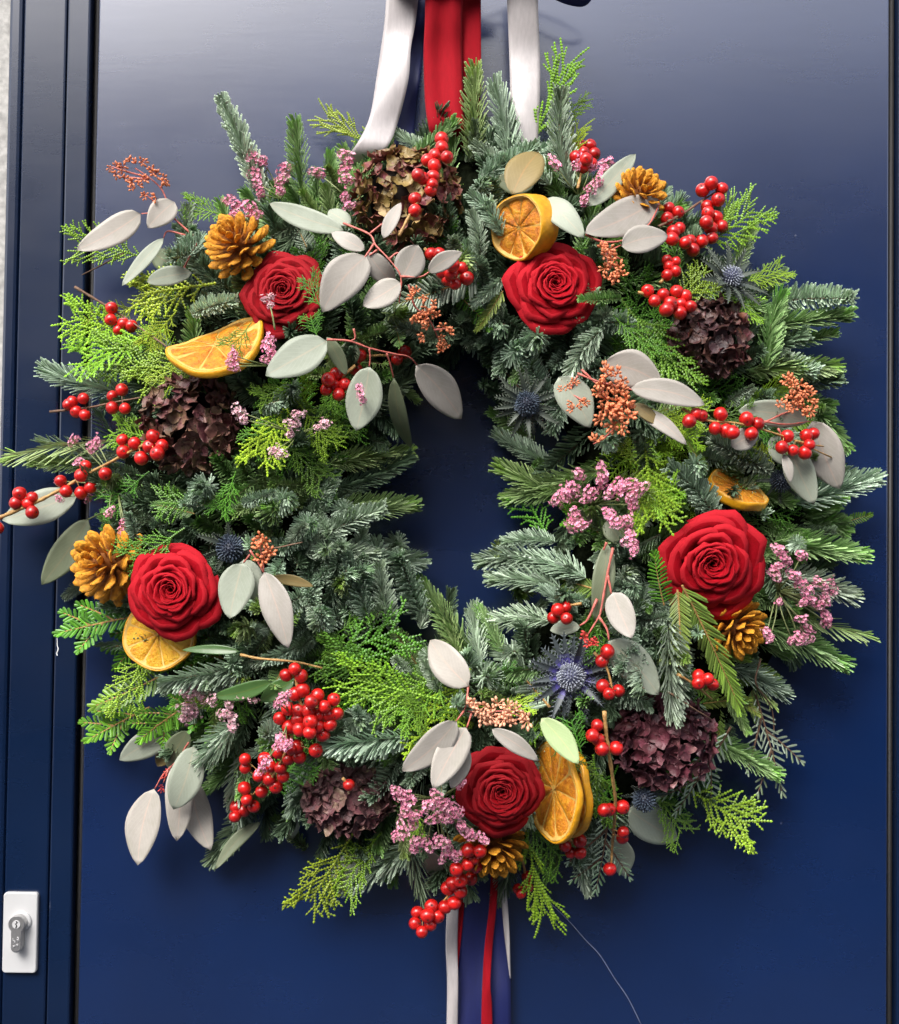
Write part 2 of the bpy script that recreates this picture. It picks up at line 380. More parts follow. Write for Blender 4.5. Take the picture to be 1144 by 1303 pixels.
FLEN = {'silver': (103, 93, 113, 84), 'green': (108, 93, 118), 'dark': (108, 98), 'tip': (34, 34, 34), 'tall': (152,), 'thin': (125, 115), 'yew': (95, 85), 'comb': (105, 105), 'spruce': (118,), 'scrag': (118,),
        'cyp_bright': (126, 106), 'cyp_green': (131, 111, 96), 'cyp_slim': (126,)}
NAMEOF = lambda k: 'cypress_sprig' if k.startswith('cyp') else {'yew': 'yew_sprig', 'spruce': 'spruce_sprig'}.get(k, 'fir_sprig')

# ---- berries
def berry_mesh(seed):
    r = random.Random(seed); mb = MB(); n, m = 14, 9
    vs, fs, mi = [], [], []
    for j in range(m + 1):
        th = math.pi * j / m
        rr = 1.0; zz = math.cos(th)
        if j == 0: zz = .86
        if j == 1: zz = .93
        for k in range(n):
            w = 2 * math.pi * k / n; q = 1 + .025 * math.sin(3 * w + seed) * math.sin(th)
            vs.append(Vector((math.sin(th) * math.cos(w) * q, math.sin(th) * math.sin(w) * q, zz * .96)) if 0 < j < m else Vector((0.02 * math.cos(w), 0.02 * math.sin(w), zz * .96)))
    for j in range(m):
        for k in range(n): fs.append((j * n + k, (j + 1) * n + k, (j + 1) * n + (k + 1) % n, j * n + (k + 1) % n))
    mb.add([v * 8.7 * u for v in vs], fs, (1, 1, 1), 0)
    # the dark calyx star in the dimple
    cs = [Vector((0, 0, .93))]; cf = []
    for k in range(10):
        w = math.pi * k / 5; q = .20 if k % 2 else .09
        cs.append(Vector((q * math.cos(w), q * math.sin(w), .945)))
    for k in range(10): cf.append((0, 1 + k, 1 + (k + 1) % 10))
    mb.add([v * 8.7 * u for v in cs], cf, (1, 1, 1), 1)
    return mb.build('berry', [M['berry'], M['calyx']])
BERRY = [berry_mesh(s) for s in range(3)]

# ---- pine cone scale
def scale_mesh(seed):
    r = random.Random(seed); mb = MB(); nu, nv = 4, 6
    top, bot = [], []
    for j in range(nv + 1):
        v = j / nv; w = 2.2 + 4.4 * math.sin(min(1, v * 1.02) * math.pi * .62) ** 1.6
        if v > .78: w *= math.sqrt(max(0.05, 1 - ((v - .78) / .235) ** 2))
        th = 1.2 + 2.6 * v ** 2
        for i in range(nu + 1):
            a = -1 + 2 * i / nu
            y = 27 * v; zc = 5.0 * v ** 2.2 - 1.4 * a * a * v + r.uniform(-.25, .25)
            edge = math.sqrt(max(0, 1 - (a * a) * .85)) * (1 if v < .97 else .35)
            top.append(Vector((a * w, y, zc + th * edge * .5))); bot.append(Vector((a * w, y - .6, zc - th * edge * .5)))
    n = nu + 1; o = len(top); fs = []; cc = []
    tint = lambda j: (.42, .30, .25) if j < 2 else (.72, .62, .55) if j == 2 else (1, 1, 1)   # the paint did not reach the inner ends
    for j in range(nv):
        for i in range(nu):
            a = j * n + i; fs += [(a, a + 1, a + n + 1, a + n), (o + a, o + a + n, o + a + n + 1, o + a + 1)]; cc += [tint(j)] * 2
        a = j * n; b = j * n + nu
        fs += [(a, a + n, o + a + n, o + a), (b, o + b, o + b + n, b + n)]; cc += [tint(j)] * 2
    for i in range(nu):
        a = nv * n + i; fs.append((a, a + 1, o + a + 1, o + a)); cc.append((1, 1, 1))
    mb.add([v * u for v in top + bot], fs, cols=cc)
    return mb.build('scale', [M['cone']])
SCALE = [scale_mesh(s) for s in range(4)]
GA = math.pi * (3 - math.sqrt(5))
def cone_thing(px, py, d, rad, tiltx, tilty, label, n=52, tmax=112, tmin=8):
    Mb = face(px, py, d, tiltx, tilty, rnd.uniform(0, 360), rad / 34.0)
    t = thing('pine_cone', Mb.translation, label, 'pine cone', 'orange painted pine cones')
    mb = MB(); tube(mb, [Vector((0, 0, z)) * u for z in (-26, -14, 0, 9, 15)], [q * u for q in (9, 11, 10, 7, 2)], 10)
    place('cone_core', mb.build('cone_core', [M['conecore']]), t, Mb)
    for i in range(n):
        f = (i + .5) / n; th = R(tmin + (tmax - tmin) * f ** .62); ph = i * GA
        base = Vector((math.cos(ph) * math.sin(th) * 9, math.sin(ph) * math.sin(th) * 9, 12 * math.cos(th) - 12 * f))
        el = th * .93
        d_ = Vector((math.cos(ph) * math.sin(el), math.sin(ph) * math.sin(el), math.cos(el)))
        ax = Vector((0, 0, 1)); up = (ax - d_ * d_.z); up = up if up.length > .05 else Vector((-math.cos(ph), -math.sin(ph), 0))
        s = (.50 + .50 * math.sin(min(1, f * 1.8) * math.pi / 2)) * rnd.uniform(.92, 1.08)
        L = Matrix.Translation(base * u) @ frame(Vector((0, 0, 0)), d_, up) @ Matrix.Scale(s, 4)
        place('scale', SCALE[i % 4], t, Mb @ L)
    return t

# ---- rose
def rose_mat(name, col, dark):
    m, t, b = nodes(name)
    nz = noisetex(t, 120, 4, .6, sc=(1, 1, .3)); c = ramp(t, nz, [(0.35, dark), (0.6, col)])
    a = N(t, 'ShaderNodeVertexColor', layer_name='Col')
    sp = N(t, 'ShaderNodeSeparateColor'); t.links.new(a.outputs[0], sp.inputs[0])
    c = mixc(t, sp.outputs[0], c, tuple(min(1, x * 1.25 + .01) for x in col))
    t.links.new(c, b.inputs['Base Color']); b.inputs['Roughness'].default_value = 0.8
    b.inputs['Sheen Weight'].default_value = 0.0; b.inputs['Sheen Tint'].default_value = (1, .1, .15, 1)
    b.inputs['Specular IOR Level'].default_value = .12
    bump(t, b, noisetex(t, 260, 5, .7, sc=(1, 1, .5)), .35, .0012)
    return m
M['rose'] = rose_mat('red_rose_petal', (0.33, 0.0012, 0.008), (0.21, 0.0004, 0.003))
M['rose_deep'] = rose_mat('deep_red_rose_petal', (0.23, 0.0009, 0.005), (0.12, 0.0003, 0.002))
def petal(r_in, r_out, z0, z1, half, a0, spiral, lip, point, seed, mat):
    r = random.Random(seed); mb = MB(); nu, nv = 16, 9; vs, fs, cols = [], [], []
    ph1, ph2 = r.uniform(0, 6), r.uniform(0, 6)
    for j in range(nv + 1):
        v = j / nv
        for i in range(nu + 1):
            q = -1 + 2 * i / nu
            ang = a0 + q * half * (.55 + .45 * v ** .6)
            rr = r_in + (r_out - r_in) * (v ** 1.15) + spiral * q * v
            z = z0 + (z1 - z0) * math.sin(v * math.pi * .5) ** 1.05
            if v > .7:                                   # the rim rolls outward
                k = (v - .7) / .3; rr += lip * k * k; z -= lip * .55 * k ** 3
            rim = v ** 3
            z -= rim * (abs(q) ** 3.2) * (z1 - z0) * .38
            rr += rim * point * (1 - abs(q)) ** 1.6 - rim * .06 * r_out * abs(q) ** 3
            rr += rim * (.7 * math.sin(5 * q + ph1) + .5 * math.sin(9 * q + ph2) + .3 * math.sin(17 * q + ph1)) * (1 + r_out * .016)
            z += rim * .6 * math.sin(6 * q + ph2)
            vs.append(Vector((rr * math.cos(ang), rr * math.sin(ang), z)) * u)
    n = nu + 1
    for j in range(nv):
        for i in range(nu): fs.append((j * n + i, j * n + i + 1, (j + 1) * n + i + 1, (j + 1) * n + i)); cols.append((1 if j == nv - 1 else 0,) * 3)
    mb.add(vs, fs, cols=cols)
    return mb.build('petal', [M[mat]])
def rose_thing(px, py, d, rad, tiltx, tilty, label, seed, mat='rose', pts=None, spin=0, opening=1.0, heart=1.0, NI=21, NO=14):
    r = random.Random(seed); Mb = face(px, py, d, tiltx, tilty, spin, rad / 58.0)
    t = thing('rose', Mb.translation, label, 'rose', 'red roses')
    for i in range(NI):                                  # the tight heart
        f = i / (NI - 1); ro = 3.0 + 27.5 * heart * f ** 1.05
        zt = 27 - 5.0 * (1 - f) ** 1.5 * 1.0 + 2.5 * math.sin(f * math.pi) + r.uniform(-.5, .5)
        me = petal(ro * .66, ro, 2 - 0 * f, zt, R(105 - 38 * f), i * GA * 1.0 + r.uniform(-.15, .15), 1.6 + .8 * f, .5 + 1.6 * f, .2 + 1.8 * f, seed * 100 + i, mat)
        place('petal', me, t, Mb, solid=.12 * u)
    for i in range(NO):                                  # the open outer petals
        f = i / (NO - 1); ro = 30.5 * heart + 1 + (56 * opening - 30.5 * heart) * f ** .9
        zt = 25.5 - 17 * f ** 1.15 + r.uniform(-.6, .6)
        aa = (pts[i - (NO - len(pts))] if pts and i >= NO - len(pts) else None)
        a0 = R(aa) if aa is not None else i * GA + .4 + r.uniform(-.12, .12)
        me = petal(ro * .50, ro - 3, -3 - 6 * f, zt, R(60 - 8 * f), a0, 1.8, 2.6 + 4.0 * f, 3.0 + 6.5 * f, seed * 100 + 50 + i, mat)
        place('petal', me, t, Mb, solid=.15 * u)
    mb = MB(); tube(mb, [Vector((0, 0, z)) * u for z in (-40, -18, -6, 4)], [q * u for q in (3, 4, 12, 4)], 10)
    place('stem', mb.build('stem', [M['green_stem']]), t, Mb)
    return t

# ---- hydrangea
def floret_mesh(seed, name='floret'):
    r = random.Random(seed); mb = MB()
    for k in range(4):
        a = k * math.pi / 2 + r.uniform(-.15, .15); L = r.uniform(13, 18); Wd = L * r.uniform(.48, .60)
        cup = r.uniform(.15, .55); curl = r.uniform(-.5, .6); tw = r.uniform(-.5, .5); nu, nv = 4, 5; vs, fs, cols = [], [], []
        fold = r.uniform(-.3, .5)
        for j in range(nv + 1):
            v = j / nv; w = Wd * math.sin(math.pi * (0.06 + .88 * v) ** .8) ** .75
            if v > .96: w *= .55
            for i in range(nu + 1):
                q = -1 + 2 * i / nu
                x = q * w; y = L * (v + .05 - .10 * q * q * v); z = cup * L * v * v * .9 + curl * 8 * q * q * v + tw * q * 7 * v + fold * abs(q) * 5 + 1.6 * math.sin(q * 3 + v * 5 + k) * v + r.uniform(-.7, .7)
                ca, sa = math.cos(a), math.sin(a)
                vs.append(Vector((x * ca - y * sa, x * sa + y * ca, z)) * u)
        n = nu + 1; g = r.random()
        for j in range(nv):
            for i in range(nu):
                fs.append((j * n + i, j * n + i + 1, (j + 1) * n + i + 1, (j + 1) * n + i)); cols.append((g, 1 if (j == nv - 1 or i in (0, nu - 1)) else 0, r.random()))
        mb.add(vs, fs, cols=cols)
    vs = [Vector((1.6 * math.cos(w), 1.6 * math.sin(w), 1.0)) * u for w in (0, 1.57, 3.14, 4.71)] + [Vector((0, 0, 3)) * u]
    mb.add(vs, [(0, 1, 4), (1, 2, 4), (2, 3, 4), (3, 0, 4)], (.5, .6, .5))
    return mb.build(name, [M['moss']])
def hyd_mat(name, stops, edge):
    m, t, b = nodes(name)
    oi = N(t, 'ShaderNodeObjectInfo'); a = N(t, 'ShaderNodeVertexColor', layer_name='Col')
    sp = N(t, 'ShaderNodeSeparateColor'); t.links.new(a.outputs[0], sp.inputs[0])
    ad = N(t, 'ShaderNodeMath', operation='MULTIPLY_ADD'); ad.inputs[1].default_value = .35
    t.links.new(sp.outputs[0], ad.inputs[0]); 
    nz = noisetex(t, 110, 4, .65)
    m2 = N(t, 'ShaderNodeMath', operation='MULTIPLY_ADD'); m2.inputs[1].default_value = .5; m2.inputs[2].default_value = -.22
    t.links.new(nz, m2.inputs[0])
    m3 = N(t, 'ShaderNodeMath', operation='MULTIPLY_ADD'); m3.inputs[1].default_value = .62
    t.links.new(oi.outputs['Random'], m3.inputs[0]); t.links.new(m2.outputs[0], m3.inputs[2]); t.links.new(m3.outputs[0], ad.inputs[2])
    c = ramp(t, ad.outputs[0], stops)
    mm = N(t, 'ShaderNodeMath', operation='MULTIPLY'); mm.inputs[1].default_value = .16; t.links.new(sp.outputs[1], mm.inputs[0])
    c = mixc(t, mm.outputs[0], c, edge)
    t.links.new(c, b.inputs['Base Color']); b.inputs['Roughness'].default_value = .5
    bump(t, b, noisetex(t, 500, 3, .6), .5, .0008)
    return m
FLORET = [floret_mesh(s) for s in range(6)]
def hyd_thing(px, py, d, rx, ry, mat, label, n=46, seed=0):
    r = random.Random(seed); Mb = face(px, py, d, r.uniform(-6, 6), r.uniform(-6, 6))
    t = thing('hydrangea_head', Mb.translation, label, 'hydrangea', 'dried hydrangea heads')
    mb = MB(); nn, mm = 14, 7; vs, fs = [], []
    for j in range(mm + 1):
        th = math.pi * j / mm
        for k in range(nn):
            w = 2 * math.pi * k / nn; vs.append(Vector((math.sin(th) * math.cos(w) * (rx - 24), math.sin(th) * math.sin(w) * (ry - 24), math.cos(th) * 15 - 6)) * u)
    for j in range(mm):
        for k in range(nn): fs.append((j * nn + k, (j + 1) * nn + k, (j + 1) * nn + (k + 1) % nn, j * nn + (k + 1) % nn))
    mb.add(vs, fs, (0, 0, 0)); place('flower_core', mb.build('flower_core', [mat['core']]), t, Mb)
    n = int(n * 1.4)
    for i in range(n):
        f = (i + .5) / n; th = math.acos(1 - 1.12 * f); ph = i * GA + r.uniform(-.2, .2)
        nrm = Vector((math.sin(th) * math.cos(ph), math.sin(th) * math.sin(ph), math.cos(th)))
        pos = Vector((nrm.x * (rx - 12), nrm.y * (ry - 12), nrm.z * 24 + r.uniform(-3, 4)))
        nrm = (nrm + Vector((r.uniform(-.7, .7), r.uniform(-.7, .7), r.uniform(0, .3)))).normalized()
        L = Matrix.Translation(pos * u) @ nrm.to_track_quat('Z', 'Y').to_matrix().to_4x4() @ Matrix.Rotation(r.uniform(0, 6.28), 4, 'Z') @ Matrix.Scale(r.uniform(.72, 1.0), 4)
        o = place('floret', FLORET[i % 6], t, Mb @ L)
        o.material_slots[0].link = 'OBJECT'; o.material_slots[0].material = mat['petal']
    return t

# ---- dried orange slices
M['rind'] = simple('dried_orange_rind', (0.68, 0.31, 0.006), 0.5, .14, 260, .5, Coat_Weight=.1)
M['pith'] = simple('dried_pith', (0.62, 0.38, 0.09), 0.65, .2, 200, .4)
def flesh_mat(name, a_, b_, c_):
    m, t, b = nodes(name)
    nz = noisetex(t, 150, 5, .7); c = ramp(t, nz, [(0.28, c_), (0.47, a_), (0.72, b_)])
    t.links.new(c, b.inputs['Base Color']); b.inputs['Roughness'].default_value = .38
    b.inputs['Subsurface Weight'].default_value = 0.15; b.inputs['Subsurface Radius'].default_value = (.004, .0015, .0005)
    bump(t, b, noisetex(t, 300, 5, .7), 1.0, .0022)
    return m
M['flesh'] = flesh_mat('amber_orange_flesh', (0.62, 0.20, 0.006), (0.76, 0.37, 0.02), (0.26, 0.05, 0.004))
M['flesh_yellow'] = flesh_mat('golden_orange_flesh', (0.74, 0.36, 0.010), (0.82, 0.50, 0.03), (0.52, 0.18, 0.006))
def slice_thing(px, py, d, rad, thick, Mrot, label, seed, flesh='flesh', curl=0.0, holl=0.0):
    r = random.Random(seed)
    Mb = Matrix.Translation(P(px, py, d)) @ Matrix.Rotation(R(90), 4, 'X') @ Mrot
    t = thing('dried_orange_slice', Mb.translation, label, 'orange slice', 'dried orange slices')
    ph = r.uniform(0, 6)
    def warp(x, y, z):
        a = math.atan2(y, x); q = math.hypot(x, y) / rad
        k = 1 + .035 * math.sin(2 * a + ph) + .02 * math.sin(5 * a + ph * 2) 
        return Vector((x * k, y * k, z + curl * rad * q * q * math.cos(2 * a + ph) - holl * rad * (1 - q * q) * .2 + .012 * rad * math.sin(7 * a + ph))) * u
    n = 56; h = thick / 2
    def ringm(prof, name, mat, closed=True):
        mb = MB(); m = len(prof); vs = []; fs = []
        for k in range(n):
            w = 2 * math.pi * k / n
            for (q, z) in prof: vs.append(warp(q * math.cos(w), q * math.sin(w), z + .25 * math.sin(13 * w + q)))
        for k in range(n):
            for j in range(m if closed else m - 1): fs.append((k * m + j, ((k + 1) % n) * m + j, ((k + 1) % n) * m + (j + 1) % m, k * m + (j + 1) % m))
        mb.add(vs, fs); return place(name, mb.build(name, [M[mat]]), t, Mb)
    ringm([(rad * .955, -h), (rad * .99, -h * .85), (rad, -h * .3), (rad, h * .4), (rad * .985, h * .95), (rad * .955, h), (rad * .945, h * .5), (rad * .945, -h * .5)], 'rind', 'rind')
    ringm([(0.01, h * .55), (rad * .3, h * .6), (rad * .88, h * .65), (rad * .92, h * .98), (rad * .95, h * 1.0), (rad * .95, -h * .97), (rad * .86, -h * .9), (rad * .4, -h * .6), (0.01, -h * .6)], 'pith', 'pith', False)
    ns = r.choice((9, 10)); cx, cy = r.uniform(-.06, .06) * rad, r.uniform(-.06, .06) * rad
    for sgn in (1, -1):
      for k in range(ns):
        a0 = 2 * math.pi * k / ns + .028 + ph; a1 = 2 * math.pi * (k + 1) / ns - .028 + ph
        mb = MB(); nr, na = 6, 6; vs, fs = [], []
        for j in range(nr + 1):
            q = .07 + .83 * j / nr
            for i in range(na + 1):
                e = i / na; a = a0 + (a1 - a0) * (e * .9 + .05 if j < 2 else e)
                qq = q * rad * (1 - .05 * (2 * e - 1) ** 4 * (j == nr))
                bm = math.sin(math.pi * e) ** .5 * math.sin(math.pi * min(1, max(0, (j + .0) / nr))) ** .5
                z = h * .64 + 2.2 * bm + .9 * mnoise.noise(Vector((math.cos(a) * q * 9, math.sin(a) * q * 9, seed))) * bm
                vs.append(warp(qq * math.cos(a) + cx * (1 - q), qq * math.sin(a) + cy * (1 - q), sgn * z))
        for j in range(nr):
            for i in range(na):
                f = (j * (na + 1) + i, j * (na + 1) + i + 1, (j + 1) * (na + 1) + i + 1, (j + 1) * (na + 1) + i); fs.append(f[::sgn])
        mb.add(vs, fs); place('segment', mb.build('segment', [M[flesh]]), t, Mb)
    return t
def rot(ax, ay, az): return Matrix.Rotation(R(ax), 4, 'X') @ Matrix.Rotation(R(ay), 4, 'Y') @ Matrix.Rotation(R(az), 4, 'Z')

# ---- leaves
def leaf_obj(parent, a, b, w_, mat='leaf_pale', da=0.0, db=0.0, roll=0.0, bend=.08, fold=.12, name='leaf', shape=0.85, label=None, seed=None, side=0.0):
    """leaf from pixel a (stalk end) to pixel b (tip), w pixels wide; da, db lift its ends off the wreath"""
    r = random.Random(seed if seed is not None else int(a[0] * 13 + a[1] * 7 + b[0]))
    A = P(a[0], a[1], D(*a) + da); B = P(b[0], b[1], D(*b) + db)
    ax = B - A; L = ax.length; F = frame(A, ax, OUT) @ Matrix.Rotation(R(roll), 4, 'Y')
    mb = MB(); nu, nv = 8, 14; vs, fs, uv = [], [], []
    bs = r.uniform(-.05, .05) + side; wav = r.uniform(0, 6)
    W = w_ * 1.09 * U(.08) * .5 / max(.35, math.cos(R(roll)))
    for j in range(nv + 1):
        v = j / nv
        prof = math.sin(math.pi * v ** shape) ** .64 * (1 - .08 * v) if 0 < v < 1 else .02
        prof = max(prof, .02) * (1 + .02 * math.sin(9 * v + wav))
        for i in range(nu + 1):
            q = -1 + 2 * i / nu
            x = q * W * prof + bs * L * math.sin(math.pi * v)
            z = bend * L * math.sin(math.pi * v) + fold * .6 * W * (abs(q) ** 1.5) * prof + .035 * W * math.sin(5 * v + wav + 2 * q) * abs(q)
            vs.append(Vector((x, v * L, z))); uv.append((.5 + .5 * q, v))
    n = nu + 1
    for j in range(nv):
        for i in range(nu): fs.append((j * n + i, j * n + i + 1, (j + 1) * n + i + 1, (j + 1) * n + i))
    mb.add(vs, fs)
    return place(name, mb.build(name, [M[mat]], uvs=uv), parent, F, label=label, solid=.00018)
def twig_obj(parent, paths, rad=1.5, mat='red_stem', dz=0.0, name='stem', n=6):
    mb = MB()
    for pth in paths:
        pts = smoothpath([P(q[0], q[1], D(q[0], q[1]) + dz + (q[2] if len(q) > 2 else 0)) for q in pth], 4)
        m = len(pts); tube(mb, pts, [rad * u * (1 - .45 * k / m) * (1 + .18 * math.sin(k * 2.3)) for k in range(m)], n)
    return place(name, mb.build(name, [M[mat]]), parent)

# ---- seed buds of the eucalyptus
M['bud'] = simple('coral_seed_bud', (0.66, 0.21, 0.09), .5, .2, 400, 0, .14)
M['bud_pale'] = simple('peach_seed_bud', (0.72, 0.36, 0.22), .5, .2, 400, 0, .12)
M['bud_red'] = simple('red_seed_bud', (0.55, 0.05, 0.04), .5, .2, 400, 0, .12)
def bud_cluster_mesh(seed, mat, k=7, name='bud_cluster'):
    r = random.Random(seed); mb = MB()
    for i in range(k):
        a = i * GA; el = R(r.uniform(15, 75)); d = Vector((math.cos(a) * math.sin(el), math.sin(a) * math.sin(el), math.cos(el)))
        L = r.uniform(10, 14)
        prof = [(0, .55), (.45, .6), (.52, 1.0), (.64, 1.9), (.76, 1.95), (.86, 1.25), (1.0, .25)]
        tube(mb, [d * L * t * u for t, _ in prof], [q * u * 1.05 for _, q in prof], 6)
    return mb.build(name, [M[mat]])
BUDS = {m: [bud_cluster_mesh(s, m, 6 + s) for s in range(3)] for m in ('bud', 'bud_pale', 'bud_red')}
def buds(parent, pts, mat='bud', dz=.03, s=1.0):
    for k, p in enumerate(pts):
        q = P(p[0], p[1], D(p[0], p[1]) + dz + rnd.uniform(-.003, .003))
        Mx = Matrix.Translation(q) @ Matrix.Rotation(R(90), 4, 'X') @ rot(rnd.uniform(-50, 50), rnd.uniform(-50, 50), rnd.uniform(0, 360)) @ Matrix.Scale(s * 1.22 * rnd.uniform(.8, 1.15), 4)
        place('bud_cluster', BUDS[mat][k % 3], parent, Mx)

# ---- statice
def statice_mesh(seed, mats, n=22, name='flower_cluster'):
    r = random.Random(seed); mb = MB()
    for i in range(n):
        f = (i + .5) / n; th = math.acos(1 - 1.25 * f); a = i * GA
        c = Vector((math.sin(th) * math.cos(a) * 10, math.sin(th) * math.sin(a) * 10, math.cos(th) * 8)) * r.uniform(.45, 1.3)
        q = (c.normalized() + Vector((r.uniform(-.5, .5), r.uniform(-.5, .5), .2))).normalized().to_track_quat('Z', 'Y').to_matrix()
        g = r.random(); s = r.uniform(.6, .95); np_ = 5; rot0 = r.uniform(0, 6)
        for k in range(np_):
            w = rot0 + k * 2 * math.pi / np_; hw = .52
            pts = [Vector((0, 0, -1.5)), Vector((2.4 * math.cos(w - hw), 2.4 * math.sin(w - hw), .8)), Vector((4.6 * math.cos(w - hw * .6), 4.6 * math.sin(w - hw * .6), 1.9)), Vector((3.9 * math.cos(w), 3.9 * math.sin(w), 1.0)), Vector((4.6 * math.cos(w + hw * .6), 4.6 * math.sin(w + hw * .6), 1.9)), Vector((2.4 * math.cos(w + hw), 2.4 * math.sin(w + hw), .8))]
            mb.add([(c + q @ (p * s)) * u for p in pts], [(0, 1, 2, 3), (0, 3, 4, 5)], (g, r.random(), 0), 0)
        mb.add([(c + q @ Vector(p)) * u for p in ((.7, 0, .4), (-.35, .6, .4), (-.35, -.6, .4), (0, 0, 1.6))], [(0, 1, 3), (1, 2, 3), (2, 0, 3)], (1, 1, 1), 1)
        tube(mb, [c * .15 * u, (c - q @ Vector((0, 0, 1.5))) * u], .45 * u, 4, (1, 1, 1), 2)
    return mb.build(name, mats, smooth=False)
def stat_mat(name, a_, b_):
    m, t, b = nodes(name); at = N(t, 'ShaderNodeVertexColor', layer_name='Col'); sp = N(t, 'ShaderNodeSeparateColor'); t.links.new(at.outputs[0], sp.inputs[0])
    ad = N(t, 'ShaderNodeMath', operation='MULTIPLY_ADD'); ad.inputs[1].default_value = .45
    ml = N(t, 'ShaderNodeMath', operation='MULTIPLY'); ml.inputs[1].default_value = .55; t.links.new(sp.outputs[1], ml.inputs[0])
    t.links.new(sp.outputs[0], ad.inputs[0]); t.links.new(ml.outputs[0], ad.inputs[2])
    t.links.new(mixc(t, ad.outputs[0], a_, b_), b.inputs['Base Color']); b.inputs['Roughness'].default_value = .6; return m
M['pink'] = stat_mat('pink_floret', (0.72, 0.11, 0.30), (0.90, 0.55, 0.66)); M['palepink'] = stat_mat('pale_pink_floret', (0.68, 0.32, 0.42), (0.86, 0.64, 0.68))
M['cream'] = simple('cream_floret_eye', (0.75, 0.62, 0.35), .6)
STAT = {'pink': [statice_mesh(s, [M['pink'], M['cream'], M['green_stem']]) for s in range(3)], 'palepink': [statice_mesh(s + 5, [M['palepink'], M['cream'], M['green_stem']]) for s in range(3)]}
def statice(label, clumps, stems=(), mat='pink', dz=.032):
    c0 = clumps[0]; t = thing('statice_sprig', P(c0[0], c0[1], D(c0[0], c0[1])), label, 'flower sprig', 'pink statice sprigs')
    for k, c in enumerate(clumps):
        rr = c[2] if len(c) > 2 else 13
        q = P(c[0], c[1], D(c[0], c[1]) + dz + rnd.uniform(-.003, .003))
        place('flower_cluster', STAT[mat][k % 3], t, Matrix.Translation(q) @ Matrix.Rotation(R(90), 4, 'X') @ rot(rnd.uniform(-35, 35), rnd.uniform(-35, 35), rnd.uniform(0, 360)) @ Matrix.Diagonal((rr / 12.0 * rnd.uniform(.8, 1.25), rr / 13.0 * rnd.uniform(.7, 1.0), rr / 13.0, 1)))
    if not stems:
        mx = sum(c[0] for c in clumps) / len(clumps); my = sum(c[1] for c in clumps) / len(clumps)
        cx, cy = mx + (RCX - mx) * .07, my + (RCY - my) * .07
        stems = [[(cx, cy, -.03), ((cx + c[0]) / 2 + rnd.uniform(-4, 4), (cy + c[1]) / 2, -.008), (c[0], c[1], -.002)] for c in clumps]
    twig_obj(t, stems, 1.1, 'green_stem', dz)
    return t

# ---- sea holly
def holly_bract_mesh(seed, L=52, name='bract'):
    r = random.Random(seed); mb = MB(); n = 9; vs, fs, cols = [], [], []
    for j in range(n + 1):
        v = j / n; w = (1.3 + 3.4 * math.sin(math.pi * min(1, v * 1.05)) ** 1.1) * (1 - v * .35); z = 5 * math.sin(v * 2.2) - 3 * v * v
        for q in (-1, 0, 1): vs.append(Vector((q * w, L * v, z + abs(q) * 1.2)) * u)
    for j in range(n):
        for i in (0, 1): fs.append((j * 3 + i, j * 3 + i + 1, (j + 1) * 3 + i + 1, (j + 1) * 3 + i)); cols.append((1 - j / n, i, 0))
    mb.add(vs, fs, cols=cols)
    for j in range(1, n):                                # spiny teeth
        for q in (-1, 1):
            v = j / n; b = vs[j * 3 + (0 if q < 0 else 2)] / u; ln = r.uniform(6, 13) * (1 - .4 * v)
            d = Vector((q * .8, .7, r.uniform(-.1, .5))).normalized()
            mb.add([(b + Vector((0, -1.8, 0))) * u, (b + Vector((0, 1.8, 0))) * u, (b + d * ln) * u, (b + Vector((0, 0, 1.2))) * u], [(0, 1, 2), (1, 3, 2), (3, 0, 2)], (1 - v, .5, 1))
    return mb.build(name, [M['moss']])
def holly_mat(name, inner, outer, tip):
    m, t, b = nodes(name); at = N(t, 'ShaderNodeVertexColor', layer_name='Col'); sp = N(t, 'ShaderNodeSeparateColor'); t.links.new(at.outputs[0], sp.inputs[0])
    c = ramp(t, sp.outputs[0], [(0.0, outer), (.58, outer), (1.0, inner)])
    fz = N(t, 'ShaderNodeMath', operation='MULTIPLY'); fz.inputs[1].default_value = .5; t.links.new(sp.outputs[2], fz.inputs[0])
    c = mixc(t, fz.outputs[0], c, tip); nz = noisetex(t, 300, 3)
    c = mixc(t, nz, c, tuple(x * .75 for x in outer)); t.links.new(c, b.inputs['Base Color']); b.inputs['Roughness'].default_value = .5; return m
M['holly_violet'] = holly_mat('violet_sea_holly_bract', (0.17, 0.09, 0.85), (0.060, 0.075, 0.080), (0.20, 0.23, 0.25))
M['holly_grey'] = holly_mat('grey_sea_holly_bract', (0.07, 0.09, 0.12), (0.075, 0.095, 0.07), (0.19, 0.22, 0.17))
M['head_blue'] = simple('blue_sea_holly_head', (0.050, 0.068, 0.095), .6, .3, 500, 0, 0, True)
M['head_white'] = simple('silver_sea_holly_head', (0.26, 0.28, 0.33), .6, .3, 500, 0, 0, True)
BRACT = [holly_bract_mesh(s) for s in range(4)]
